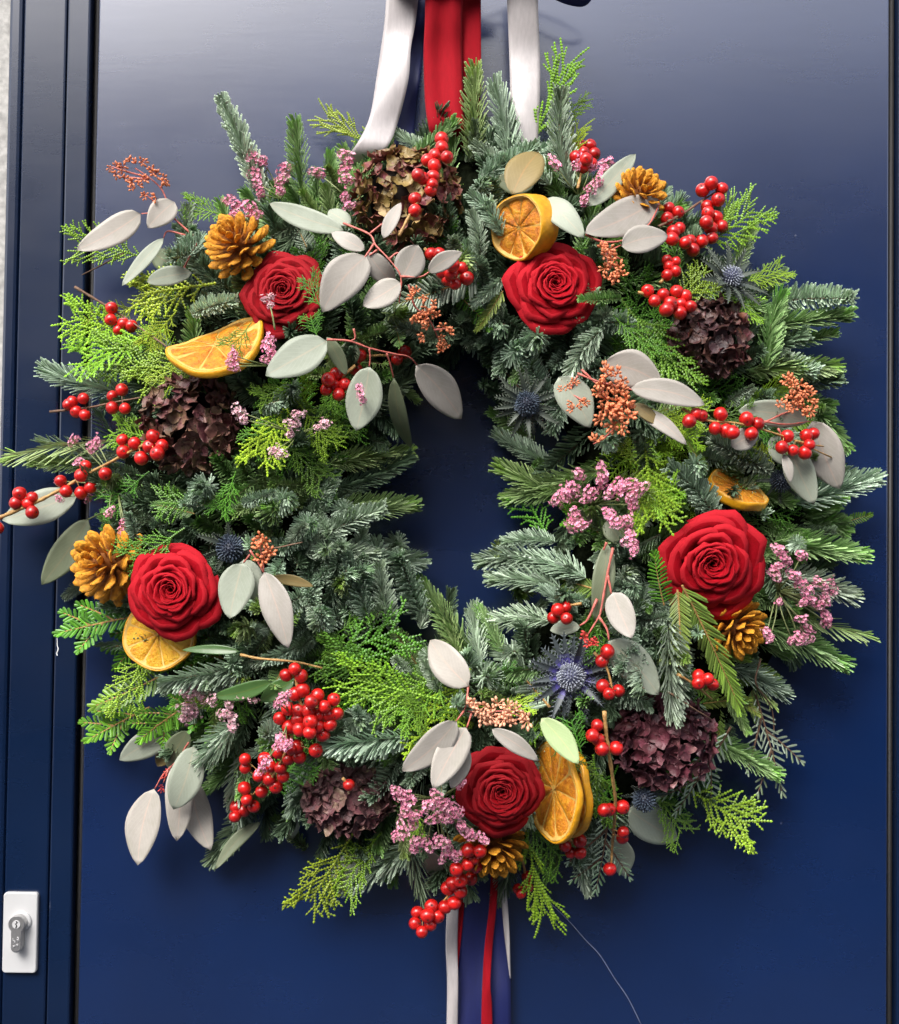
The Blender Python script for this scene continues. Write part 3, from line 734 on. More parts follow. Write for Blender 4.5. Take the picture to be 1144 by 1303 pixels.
def holly_thing(px, py, d, hr, label, bl, nb, mat, head, tiltx=0, tilty=0, length=1.15):
    Mb = face(px, py, d, tiltx, tilty); t = thing('sea_holly', Mb.translation, label, 'sea holly', 'sea holly thistles')
    mb = MB(); nn, mm = 12, 7; vs, fs = [], []
    for j in range(mm + 1):
        th = math.pi * j / mm
        for k in range(nn):
            w = 2 * math.pi * k / nn; vs.append(Vector((math.sin(th) * math.cos(w), math.sin(th) * math.sin(w), math.cos(th) * length)) * hr * .86 * u)
    for j in range(mm):
        for k in range(nn): fs.append((j * nn + k, (j + 1) * nn + k, (j + 1) * nn + (k + 1) % nn, j * nn + (k + 1) % nn))
    mb.add(vs, fs, (.3, .3, .45)); n = 150
    for i in range(n):                                   # a spike per floret
        f = (i + .5) / n; th = math.acos(1 - 1.5 * f); a = i * GA
        nr = Vector((math.sin(th) * math.cos(a), math.sin(th) * math.sin(a), math.cos(th)))
        p = Vector((nr.x, nr.y, nr.z * length)) * hr * .84; s = nr.cross(Vector((0.1, .2, 1))).normalized(); q = s.cross(nr)
        g = rnd.uniform(.7, 1.5); ln = hr * rnd.uniform(.16, .36)
        w = hr * .045 + .25
        a4 = [(p + s * w), (p + q * w), (p - s * w), (p - q * w), (p + nr * ln + s * w * 1.2), (p + nr * ln + q * w * 1.2), (p + nr * ln - s * w * 1.2), (p + nr * ln - q * w * 1.2), p + nr * ln * 1.25]
        mb.add([v * u for v in a4], [(0, 1, 5, 4), (1, 2, 6, 5), (2, 3, 7, 6), (3, 0, 4, 7), (4, 5, 8), (5, 6, 8), (6, 7, 8), (7, 4, 8)], (g, g, g))
    place('flower_head', mb.build('flower_head', [M[head]], smooth=False), t, Mb)
    for i in range(nb):
        a = 2 * math.pi * i / nb + rnd.uniform(-.12, .12); el = rnd.uniform(8, 32) if i % 2 else rnd.uniform(-4, 14)
        L = Matrix.Rotation(a, 4, 'Z') @ Matrix.Translation(Vector((0, hr * .55, -hr * .55)) * u) @ Matrix.Rotation(R(el), 4, 'X') @ Matrix.Rotation(R(rnd.uniform(-25, 25)), 4, 'Y') @ Matrix.Scale(bl / 60 * rnd.uniform(.8, 1.12), 4)
        o = place('bract', BRACT[i % 4], t, Mb @ L); o.material_slots[0].link = 'OBJECT'; o.material_slots[0].material = M[mat]
    mb = MB(); tube(mb, [Vector((0, 0, z)) * u for z in (-hr * 2.2, -hr * .5)], 2.2 * u, 6); place('stem', mb.build('stem', [M['green_stem']]), t, Mb)
    return t

# ---- berry sprigs
def berries(label, twigs, pts, dz=.034, rad=1.0, stem='tan_stem', sr=2.0, group='red berry sprigs', cat='berry sprig'):
    c0 = pts[0]; t = thing('berry_sprig', P(c0[0], c0[1], D(c0[0], c0[1])), label, cat, group)
    placed = []
    for k, (x, y) in enumerate(pts):
        lift = 0
        for (a, b, l) in placed:
            dd = math.hypot(a - x, b - y)
            if dd < 15.5 * rad: lift = max(lift, l + math.sqrt(max(0, (15.5 * rad) ** 2 - dd * dd)) * u * .95 * (1 if k % 2 else -1) if abs(l) < .012 else 0)
        placed.append((x, y, lift))
        s = rad * rnd.uniform(.88, 1.08)
        q = P(x, y, D(x, y) + dz + lift)
        place('berry', BERRY[k % 3], t, Matrix.Translation(q) @ Matrix.Rotation(R(90), 4, 'X') @ rot(rnd.uniform(-75, 75), rnd.uniform(-75, 75), rnd.uniform(0, 360)) @ Matrix.Scale(s, 4))
    allp = [q for tw in twigs for q in smoothpath([Vector((a[0], a[1], 0)) for a in tw], 6)]
    if twigs:
        twig_obj(t, twigs, sr, stem, dz, 'twig')
        st = [[(min(allp, key=lambda g: (g.x - x) ** 2 + (g.y - y) ** 2)[0], min(allp, key=lambda g: (g.x - x) ** 2 + (g.y - y) ** 2)[1], 0), (x, y, l)] for x, y, l in placed]
    else:
        mx = sum(p[0] for p in pts) / len(pts); my = sum(p[1] for p in pts) / len(pts)
        st = [[(mx, my, -.018), (x, y, l - .004)] for x, y, l in placed]
    twig_obj(t, st, .8, stem, dz, 'stalk', 5)
    return t

# ---- ribbons
def ribbon(name_label, secs, mat, group='ribbons on the wreath', cat='ribbon', ridges=0.0, thick=.0005, nx=8):
    """secs: (px_left, px_right, py, depth, twist of the right edge in metres)"""
    mb = MB(); rows = []
    S = [Vector((a, b, c)) for a, b, c, *_ in secs]; E = [Vector((s[3], s[4] if len(s) > 4 else 0, 0)) for s in secs]
    S2 = smoothpath(S, 6); E2 = smoothpath(E, 6); vs, fs, uv = [], [], []
    for j, (s, e) in enumerate(zip(S2, E2)):
        for i in range(nx + 1):
            q = i / nx; x = s.x + (s.y - s.x) * q
            d = e.x + e.y * q + ridges * math.sin(q * math.pi * 3 + .4) + .0012 * math.sin(q * math.pi) + .0012 * math.sin(j * .35 + q * 1.7)
            vs.append(P(x, s.z, d)); uv.append((q, j * .1))
    n = nx + 1
    for j in range(len(S2) - 1):
        for i in range(nx): fs.append((j * n + i, j * n + i + 1, (j + 1) * n + i + 1, (j + 1) * n + i))
    mb.add(vs, fs); me = mb.build('ribbon', [M[mat]], uvs=uv)
    o = place('ribbon', me, solid=thick); o['label'] = name_label; o['category'] = cat; o['group'] = group
    return o

# ------------------------------------------------------------------ the door and its surroundings
def door_mat(name, col, rough, coat=1.0, spec=1.0):
    m, t, b = nodes(name)
    nz = noisetex(t, 6, 5, .6); c = ramp(t, nz, [(0.3, tuple(x * .85 for x in col)), (0.7, tuple(x * 1.12 for x in col))])
    # dust specks
    co = N(t, 'ShaderNodeTexCoord'); vo = N(t, 'ShaderNodeTexVoronoi'); vo.inputs['Scale'].default_value = 26; t.links.new(co.outputs['Object'], vo.inputs[0])
    sp = ramp(t, vo.outputs['Distance'], [(0.0, (1, 1, 1)), (0.028, (0, 0, 0))])
    sel = N(t, 'ShaderNodeSeparateColor'); t.links.new(vo.outputs['Color'], sel.inputs[0])
    s2 = ramp(t, sel.outputs[0], [(0.70, (0, 0, 0)), (0.88, (1, 1, 1))])
    ml = mixc(t, 1.0, sp, s2, 'MULTIPLY')
    c = mixc(t, ml, c, (.35, .37, .40)); t.links.new(c, b.inputs['Base Color'])
    # uneven gloss: smears and rain marks
    rz = noisetex(t, 3.5, 6, .65, sc=(1.0, 1, 2.2)); rr = ramp(t, rz, [(0.3, (rough * .85,) * 3), (0.7, (rough * 1.25,) * 3)])
    t.links.new(rr, b.inputs['Roughness']); b.inputs['Specular IOR Level'].default_value = spec
    b.inputs['Coat Weight'].default_value = coat; b.inputs['Coat Roughness'].default_value = .19; b.inputs['Coat IOR'].default_value = 1.8
    # brush marks and orange peel
    f1 = noisetex(t, 40, 5, .7, sc=(.35, 1, 2.6)); f2 = noisetex(t, 260, 2, .5)
    ad = N(t, 'ShaderNodeMath', operation='MULTIPLY_ADD'); ad.inputs[1].default_value = .12; t.links.new(f2, ad.inputs[0]); t.links.new(f1, ad.inputs[2])
    bp = bump(t, b, ad.outputs[0], .028, .0010); t.links.new(bp.outputs[0], b.inputs['Coat Normal'])
    return m
M['door'] = door_mat('navy_door_paint', (0.0008, 0.0130, 0.066), 0.26)
M['door_frame'] = door_mat('navy_frame_paint', (0.0015, 0.0095, 0.036), 0.28, .25, .6)
M['rubber'] = simple('black_rubber', (0.012, 0.011, 0.011), .55, .2, 100)
M['render'] = simple('grey_render', (0.40, 0.39, 0.37), .9, .25, 180, .6)
M['plate'] = simple('white_lock_plate', (0.52, 0.52, 0.52), .35, .04, 60, .03)
M['metal'] = simple('nickel', (0.52, 0.51, 0.50), .38, .1, 300, .05, Metallic=.85)
M['black'] = simple('keyway_black', (0.01, 0.01, 0.01), .6)
M['paving'] = simple('grey_paving', (0.036, 0.044, 0.062), .9, .2, 6, .1)
M['gardenwall'] = simple('dark_garden_wall', (0.010, 0.010, 0.013), .9, .3, 4, .2)
M['chip'] = simple('bare_white_primer', (0.7, 0.7, 0.7), .6)

X = lambda px: P(px, 651.5, 0).x
ZB, ZT = -1.5, 0.62
xa, xb, xc, xd, xe, xf = X(0.5), X(74), X(103.5), X(112.5), X(1130), X(1140.5)
door = thing('front_door', Vector((0, 0, ZB)), 'navy blue painted front door behind the wreath with black seams', 'door')
def dpart(name, args, bev, mat):
    mb = MB(); box(mb, *args, bev); return place(name, mb.build(name, [mat], smooth=False), door)
dpart('panel', (xd, xe, 0.0, .03, ZB, ZT), .0012, M['door'])
dpart('bead_strip', (xb + .0003, xc, -.004, .03, ZB, ZT), .0016, M['door_frame'])
dpart('stile', (xa + .011, xb - .0003, -.0045, .03, ZB, ZT), .0016, M['door_frame'])
dpart('stile_edge', (xa, xa + .0108, -.0062, .03, ZB, ZT), .0028, M['door_frame'])
dpart('stile', (xf, xf + .09, -.003, .03, ZB, ZT), .0015, M['door_frame'])
for x0, x1, nm in ((xc, xd, 'gasket'), (xe, xf, 'gasket')):
    mb = MB(); box(mb, x0 + .0001, x1 - .0001, .008, .03, ZB, ZT); cxm = (x0 + x1) / 2
    tube(mb, [(cxm + .0005, .0065, ZB), (cxm + .0005, .0065, ZT)], [.0023, .0023], 10)
    place('gasket', mb.build('gasket', [M['rubber']], smooth=True), door)
mb = MB(); box(mb, X(-90), X(0) - .0005, .004, .06, ZB, ZT, .002)
wl = place('wall', mb.build('wall', [M['render']], smooth=False)); wl['label'] = 'strip of grey rendered wall beside the blue door frame'; wl['category'] = 'wall'
# paint chip on the seam
mb = MB(); r_ = random.Random(3); pts = [(72.5 + r_.uniform(-.5, .5) + (1.4 if k in (4, 5) else 0), 812 + k * 3.2) for k in range(8)]
c_ = [P(x - .2 - (k > 3) * .6, y, .00462) for k, (x, y) in enumerate(pts)] + [P(x + .7, y, .00462) for x, y in pts[::-1]]
mb.add(c_, [tuple(range(len(c_)))]); place('paint_chip', mb.build('paint_chip', [M['chip']], smooth=False), door)

# lock plate
lp = MB()
def rrect(cx, cy, hw, hh, rc, y, n=6):
    o = []
    for sx, sy, a0 in ((1, 1, 0), (-1, 1, 90), (-1, -1, 180), (1, -1, 270)):
        for k in range(n + 1):
            a = R(a0 + 90 * k / n); o.append(Vector((cx + sx * (hw - rc) + rc * math.cos(a), y, cy + sy * (hh - rc) + rc * math.sin(a))))
    return o
pc = P(26.5, 1186, .006); hw, hh = 21.5 * U(.006), 50 * U(.006)
l0 = rrect(pc.x, pc.z, hw, hh, .0026, -.0044); l1 = rrect(pc.x, pc.z, hw, hh, .0026, -.0078); l2 = rrect(pc.x, pc.z, hw - .0006, hh - .0006, .0021, -.0085)
n = len(l0); lp.add(l0 + l1 + l2, [(k, (k + 1) % n, n + (k + 1) % n, n + k) for k in range(n)] + [(n + k, n + (k + 1) % n, 2 * n + (k + 1) % n, 2 * n + k) for k in range(n)] + [tuple(range(2 * n, 3 * n))])
plate = place('lock_plate', lp.build('lock_plate', [M['plate']], smooth=False), door)
def keyshape(cx, cz, r, w, drop, y0, y1, name, mat, bev=.0006):
    mb = MB(); o = []
    a_ = math.asin(w / r)
    for k in range(25):
        a = -math.pi / 2 + a_ + (2 * math.pi - 2 * a_) * k / 24; o.append((math.cos(a) * r, math.sin(a) * r))
    for k in range(9):
        a = math.pi + math.pi * k / 8; o.append((w * math.cos(a), -drop + w * math.sin(a)))
    n = len(o); f = lambda s, y: [Vector((cx + x * s, y, cz + z * s)) for x, z in o]
    mb.add(f(1, y0) + f(1, y1 + bev) + f(.94, y1), [(k, (k + 1) % n, n + (k + 1) % n, n + k) for k in range(n)] + [(n + k, n + (k + 1) % n, 2 * n + (k + 1) % n, 2 * n + k) for k in range(n)] + [tuple(range(2 * n, 3 * n))])
    return place(name, mb.build(name, [mat], smooth=False), plate)
kc = P(23.5, 1174, .012); s_ = U(.012)
mb = MB(); q_ = P(28, 1172, .0085)
tube(mb, [(q_.x, -.0080, q_.z), (q_.x, -.0100, q_.z), (q_.x, -.0104, q_.z)], [12.5 * s_, 12.0 * s_, 10.8 * s_], 28); place('collar', mb.build('collar', [M['plate']], smooth=False), plate)
keyshape(kc.x, kc.z, 10.5 * s_, 6.5 * s_, 29 * s_, -.0082, -.0170, 'lock_cylinder', M['metal'])
mb = MB(); tube(mb, [(kc.x, -.0168, kc.z), (kc.x, -.0174, kc.z)], [5.2 * s_, 5.0 * s_], 20); place('plug', mb.build('plug', [M['plate']], smooth=False), plate)
mb = MB(); zz = [(0, 4.6), (1.4, 2.6), (-.8, .8), (.9, -1.2), (-.2, -4.2)]
for (a, b), (c2, d2) in zip(zz, zz[1:]):
    w = .75 * s_; mb.add([Vector((kc.x + a * s_ - w, -.01765, kc.z + b * s_)), Vector((kc.x + a * s_ + w, -.01765, kc.z + b * s_)), Vector((kc.x + c2 * s_ + w, -.01765, kc.z + d2 * s_)), Vector((kc.x + c2 * s_ - w, -.01765, kc.z + d2 * s_))], [(0, 1, 2, 3)])
place('keyhole', mb.build('keyhole', [M['black']], smooth=False), plate)
mb = MB()                                               # embossed marks on the cylinder's tail
for (x0, z0, x1, z1) in ((-3.5, -17, -3.8, -20), (-3.8, -20, -1.2, -20.5), (-1.2, -20.5, -1.5, -23.5), (1.2, -16, 3.2, -16), (3.2, -16, 3, -22), (1, -19, 3, -19), (-3.5, -26, -1.5, -28), (-1.2, -25.5, -3.2, -29), (.6, -24, .6, -28), (2.6, -24, 2.4, -28)):
    tube(mb, [(kc.x + x0 * s_, -.01715, kc.z + z0 * s_), (kc.x + x1 * s_, -.01715, kc.z + z1 * s_)], .42 * s_, 5)
place('embossing', mb.build('embossing', [M['plate']], smooth=True), plate)

# ground in front of the door and the dark wall across from it (seen only as reflections in the paint)
mb = MB(); mb.add([Vector((-14, .06, ZB)), Vector((14, .06, ZB)), Vector((14, -9, ZB)), Vector((-14, -9, ZB))], [(3, 2, 1, 0)])
g = place('ground', mb.build('ground', [M['paving']], smooth=False), kind='structure')
mb = MB(); box(mb, -9, 9, -6.4, -6.1, ZB, 2.75, .01)
g = place('facing_wall', mb.build('facing_wall', [M['gardenwall']], smooth=False), kind='structure')

# ------------------------------------------------------------------ ribbons
def satin(name, col, rough, an=.5, sheen=0.0, metal=0.0, vel=False):
    m, t, b = nodes(name)
    nz = noisetex(t, 500, 3, .6, sc=(1, 1, .2)); c = ramp(t, nz, [(0.3, tuple(x * .9 for x in col)), (0.7, tuple(min(1, x * 1.06) for x in col))])
    t.links.new(c, b.inputs['Base Color']); b.inputs['Roughness'].default_value = rough; b.inputs['Sheen Weight'].default_value = sheen
    b.inputs['Specular IOR Level'].default_value = .6 if not vel else .2
    bump(t, b, nz, .12, .0003); return m
M['white_satin'] = satin('white_satin', (0.43, 0.395, 0.39), .38)
M['red_velvet'] = satin('red_velvet', (0.29, 0.001, 0.008), .85, sheen=.03, vel=True)
M['red_satin'] = satin('red_satin', (0.55, 0.008, 0.02), .4)
M['navy_satin'] = satin('navy_satin', (0.008, 0.014, 0.10), .4)
M['navy_velvet'] = satin('navy_velvet', (0.004, 0.009, 0.085), .6, sheen=.0)
ribbon('white satin ribbon curving down left of the red velvet above the wreath', [(493, 535, -40, .035), (490, 530, 20, .034, -.004), (485, 523, 60, .035, .004), (479, 520, 100, .037, .002), (470, 508, 150, .042, -.004), (452, 494, 186, .046), (430, 470, 210, .03)], 'white_satin')
ribbon('dark navy ribbon hanging between the white and red ribbons at top', [(512, 545, -40, .024), (514, 543, 20, .022, .006), (518, 538, 60, .02, -.008), (512, 534, 100, .02, .004), (508, 530, 140, .024, -.004), (500, 524, 190, .026)], 'navy_velvet')
ribbon('broad red velvet ribbon from which the wreath hangs', [(541, 590, -40, .040), (541, 588, 20, .036, .002), (539, 588, 70, .034, -.002), (541, 590, 130, .036), (546, 592, 165, .038), (552, 592, 196, .020)], 'red_velvet', ridges=.0018, nx=14)
ribbon('narrow fold of red velvet behind the broad red ribbon', [(580, 612, -40, .028, .004), (584, 612, 40, .026, .006), (585, 612, 100, .025, .004), (586, 608, 200, .015)], 'red_velvet', nx=8)
ribbon('wide white satin ribbon right of the red velvet above the wreath', [(644, 684, -40, .034), (646, 685, 20, .030, .003), (648, 687, 70, .030, -.002), (649, 687, 120, .035), (647, 684, 190, .04)], 'white_satin')
ribbon('long white ribbon tail hanging below the wreath at left', [(574, 590, 1090, .03), (569, 584, 1150, .018, .003), (567, 582, 1200, .016, -.004), (569, 583, 1250, .014, .003), (568, 582, 1330, .014)], 'white_satin', 'ribbon tails below the wreath')
ribbon('thin dark red ribbon edge beside the left white tail', [(584, 593, 1090, .012), (582, 590, 1160, .009, .004), (580, 585, 1210, .007, .003), (581, 582, 1240, .006)], 'red_velvet', 'ribbon tails below the wreath')
ribbon('wide navy velvet ribbon tail hanging below the wreath', [(590, 640, 1080, .014), (586, 646, 1150, .010, .002), (584, 649, 1210, .009, -.002), (583, 650, 1270, .008, .002), (582, 651, 1330, .008)], 'navy_velvet', 'ribbon tails below the wreath', ridges=.0009, nx=12)
ribbon('narrow red ribbon tail over the navy one below the wreath', [(626, 636, 1080, .022), (623, 632, 1150, .018, .004), (617, 627, 1200, .017, -.003), (614, 624, 1250, .016, .003), (613, 626, 1280, .016, .002), (612, 627, 1330, .016)], 'red_velvet', 'ribbon tails below the wreath')
ribbon('pointed thin white ribbon end right of the navy tail', [(635, 641, 1085, .020), (638, 645, 1140, .016, .002), (641, 648, 1180, .015, .002), (645, 649, 1215, .014), (649, 650, 1245, .013)], 'white_satin', 'ribbon tails below the wreath')
# the bow is above the picture; only the lowest bits of its loops look in
bow = thing('ribbon_bow', P(600, -60, .05), 'dark navy bow whose lowest loops just enter at the top edge', 'bow')
def loop(pts, w, name='loop'):
    mb = MB(); c = smoothpath([P(a, b, d) for a, b, d in pts], 6); vs, fs = [], []
    for p in c:
        for i in range(5): vs.append(p + Vector((0, -(i / 4 - .5) * w * u * .8, (i / 4 - .5) * w * u * .45 + .0008 * math.sin(i * 2.1))))
    for j in range(len(c) - 1):
        for i in range(4): fs.append((j * 5 + i, j * 5 + i + 1, (j + 1) * 5 + i + 1, (j + 1) * 5 + i))
    mb.add(vs, fs); place(name, mb.build(name, [M['navy_velvet']]), bow, solid=.0006)
loop([(600, -40, .05), (660, -58, .05), (720, -44, .05), (754, -24, .05), (746, -7, .045), (722, -9, .045), (680, -26, .045), (605, -42, .05)], 38)
loop([(600, -40, .05), (560, -110, .05), (520, -125, .05), (500, -120, .05), (510, -95, .045), (550, -70, .045), (600, -42, .05)], 38)
mb = MB(); tube(mb, [P(x, -24 + 2 * math.sin(x * .3), .045) for x in range(500, 650, 15)], [9 * u, 12 * u, 13 * u, 13 * u, 14 * u, 15 * u, 14 * u, 13 * u, 12 * u, 8 * u], 10)
place('knot', mb.build('knot', [M['navy_velvet']]), bow)

# stray thread
mb = MB(); tp = [(676, 1112, .03), (690, 1138, .018), (702, 1151, .010), (722, 1170, .005), (745, 1196, .003), (763, 1215, .004), (782, 1245, .003), (799, 1270, .004), (816, 1304, .003)]
tube(mb, smoothpath([P(*p) for p in tp], 6), .62 * u, 5)
th = place('thread', mb.build('thread', [simple('pale_thread', (.15, .17, .24), .5)])); th['label'] = 'long thin pale thread dangling below the wreath across the blue paint'; th['category'] = 'thread'

# ------------------------------------------------------------------ the wreath itself
wreath = thing('wreath', P(592, 640, .01), 'round evergreen wreath of fir and cypress hanging on the blue door', 'wreath')
# moss bound base ring that carries the sprigs
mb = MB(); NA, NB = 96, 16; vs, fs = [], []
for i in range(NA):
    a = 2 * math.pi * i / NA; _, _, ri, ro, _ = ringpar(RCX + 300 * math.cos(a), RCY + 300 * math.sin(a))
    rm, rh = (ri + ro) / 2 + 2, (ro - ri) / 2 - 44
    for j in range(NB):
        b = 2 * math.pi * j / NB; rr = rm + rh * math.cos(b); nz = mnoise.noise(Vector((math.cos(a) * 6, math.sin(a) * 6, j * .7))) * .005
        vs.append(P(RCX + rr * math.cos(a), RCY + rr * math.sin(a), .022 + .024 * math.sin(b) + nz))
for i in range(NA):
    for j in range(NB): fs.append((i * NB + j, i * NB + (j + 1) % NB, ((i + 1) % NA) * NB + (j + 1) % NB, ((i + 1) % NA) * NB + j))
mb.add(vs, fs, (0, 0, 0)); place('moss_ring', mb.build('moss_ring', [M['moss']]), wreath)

def sprig(kind, a, b, da=0.0, db=0.0, roll=None, v=None, under=None):
    """a sprig from pixel a to pixel b; da, db are its heights above the wreath's surface"""
    k = rnd.randrange(len(FIR[kind])) if v is None else v
    A = P(a[0], a[1], max(.004, D(*a) + da)); B = P(b[0], b[1], max(.006, D(*b) + db)); ax = B - A
    s = ax.length / (FLEN[kind][k] * u)
    if under is not None:
        F = frame(A, ax, OUT) @ Matrix.Rotation(R(rnd.uniform(-25, 25) if roll is None else roll), 4, 'Y'); sw = min(1.15, max(.85, s))
        under.append((FIR[kind][k], F @ Matrix.Diagonal((sw, s, sw, 1)))); return
    F = frame(A, ax, OUT) @ Matrix.Rotation(R(rnd.uniform(-25, 25) if roll is None else roll), 4, 'Y')
    sw = min(1.12, max(.5, s)) if kind != 'tall' else s
    return place(NAMEOF(kind), FIR[kind][k], wreath, F @ Matrix.Diagonal((sw, s, sw, 1)))
KEEP = [(362, 374, 62), (706, 365, 66), (223, 750, 68), (908, 715, 76), (638, 1005, 62), (301, 311, 46), (133, 715, 52), (815, 248, 38), (932, 797, 52), (625, 1078, 52),
        (672, 288, 52), (275, 440, 58), (205, 808, 52), (940, 623, 44), (712, 1005, 54), (518, 250, 76), (243, 540, 74), (905, 430, 68), (845, 940, 78), (440, 1018, 66),
        (727, 865, 52), (670, 515, 38), (293, 700, 30), (930, 352, 34), (393, 910, 44), (480, 345, 44), (786, 500, 46)]
def near(x, y): return max((k[2] - math.hypot(x - k[0], y - k[1])) for k in KEEP)
# zones where the photograph shows mostly silver fir (1), green cypress (2) or long dark needles (3)
ZONES = [(440, 700, 110, 'silver'), (650, 170, 80, 'silver'), (720, 450, 70, 'silver'), (660, 730, 80, 'silver'), (1040, 400, 90, 'green'), (1030, 640, 100, 'green'), (1020, 760, 90, 'green'), (640, 560, 60, 'dark'),
         (420, 560, 80, 'cyp_green'), (500, 840, 90, 'cyp_green'), (150, 400, 90, 'cyp_bright'), (830, 430, 60, 'cyp_green'), (840, 610, 60, 'cyp_bright'), (200, 890, 90, 'yew'), (100, 570, 60, 'thin'), (460, 1090, 70, 'green'),
         (470, 960, 50, 'silver'), (840, 800, 60, 'silver'), (610, 820, 70, 'green'), (420, 240, 60, 'green'), (340, 640, 70, 'green'), (720, 1060, 60, 'thin'), (900, 1010, 70, 'cyp_green'), (930, 870, 50, 'spruce'), (560, 420, 60, 'dark'), (480, 560, 60, 'dark'), (300, 960, 60, 'green')]
def zone(x, y):
    best, bk = 0, None
    for zx, zy, zr, k in ZONES:
        q = 1 - math.hypot(x - zx, y - zy) / zr
        if q > best: best, bk = q, k
    return bk
fr = random.Random(11)
def fill(n, s0, s1, depth, lens, avoid, kinds, under=None, gap=17):
    made, tries, pts = 0, 0, []
    while made < n and tries < n * 40:
        tries += 1
        a = fr.uniform(-math.pi, math.pi); s = math.sqrt(fr.uniform(s0 ** 2, s1 ** 2))
        _, _, ri, ro, _ = ringpar(RCX + 300 * math.cos(a), RCY + 300 * math.sin(a)); r = ri + (ro - ri) * s
        x, y = RCX + r * math.cos(a), RCY + r * math.sin(a)
        if any((x - p[0]) ** 2 + (y - p[1]) ** 2 < gap ** 2 for p in pts): continue
        if avoid is True and near(x, y) > -12: continue
        pts.append((x, y)); made += 1
        # direction: inner ones bend to the hole, outer ones outward, all leaning round the ring
        rad = -0.9 + 2.0 * min(1, max(0, s)) if s < .3 else .55 + .6 * s
        dx, dy = math.cos(a), math.sin(a); tx, ty = -dy, dx
        q = fr.gauss(.15, .75); vx, vy = dx * rad + tx * q, dy * rad + ty * q; l = math.hypot(vx, vy) or 1; vx /= l; vy /= l
        L = fr.uniform(*lens); k = zone(x, y) if fr.random() < .72 else None
        k = k or fr.choices(kinds[0], kinds[1])[0]
        bx, by = x - vx * L * .5, y - vy * L * .5; ex, ey = x + vx * L * .5, y + vy * L * .5
        _, re, rie, roe, _ = ringpar(ex, ey)
        if re < rie - 4 or re > roe - 2: pull = .55; ex, ey = x + vx * L * .5 * pull, y + vy * L * .5 * pull
        if avoid is True and max(near(ex, ey), near(bx, by)) > -6: continue
        if avoid == 'push' and max(near(ex, ey), near(x, y)) > -4: dd, lift = -.022, -.004
        else: dd, lift = 0, fr.choice((0, .006, .012, .022))
        sprig(k, (bx, by), (ex, ey), depth - .016 + dd, depth + lift + dd, roll=fr.uniform(-40, 40), under=under)
mix_ = (['silver', 'green', 'dark', 'cyp_green', 'cyp_bright', 'comb', 'thin', 'yew'], [24, 22, 22, 12, 5, 8, 6, 2])
UNDER = []
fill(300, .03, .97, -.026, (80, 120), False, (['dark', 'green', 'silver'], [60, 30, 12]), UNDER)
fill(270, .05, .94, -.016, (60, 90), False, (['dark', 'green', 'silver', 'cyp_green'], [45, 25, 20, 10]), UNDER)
def join_under(items, name):
    import numpy as np
    vs, ls, lt, mi, cs, mats, off = [], [], [], [], [], [], 0
    for me, mx in items:
        n = len(me.vertices); a = np.empty(n * 3, 'f'); me.vertices.foreach_get('co', a); a = a.reshape(-1, 3)
        m = np.array(mx, 'f'); vs.append(a @ m[:3, :3].T + m[:3, 3])
        l = np.empty(len(me.loops), 'i'); me.loops.foreach_get('vertex_index', l); ls.append(l + off); off += n
        t = np.empty(len(me.polygons), 'i'); me.polygons.foreach_get('loop_total', t); lt.append(t)
        k = np.empty(len(me.polygons), 'i'); me.polygons.foreach_get('material_index', k)
        for q in me.materials:
            if q not in mats: mats.append(q)
        mi.append(np.array([mats.index(q) for q in me.materials], 'i')[k])
        c = np.empty(len(me.loops) * 4, 'f'); me.color_attributes['Col'].data.foreach_get('color', c); cs.append(c)
    vs, ls, lt, mi, cs = map(np.concatenate, (vs, ls, lt, mi, cs))
    me = bpy.data.meshes.new(name); me.vertices.add(len(vs)); me.vertices.foreach_set('co', vs.ravel())
    me.loops.add(len(ls)); me.loops.foreach_set('vertex_index', ls); me.polygons.add(len(lt))
    me.polygons.foreach_set('loop_start', np.concatenate(([0], np.cumsum(lt)[:-1])).astype('i')); me.polygons.foreach_set('loop_total', lt)
    for q in mats: me.materials.append(q)
    me.polygons.foreach_set('material_index', mi); ca = me.color_attributes.new('Col', 'FLOAT_COLOR', 'CORNER'); ca.data.foreach_set('color', cs)
    me.update(calc_edges=True); return me
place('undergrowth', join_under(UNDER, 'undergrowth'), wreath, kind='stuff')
fill(175, .04, .95, -.010, (52, 84), 'push', mix_)
fill(185, .05, .93, .006, (42, 70), True, mix_)

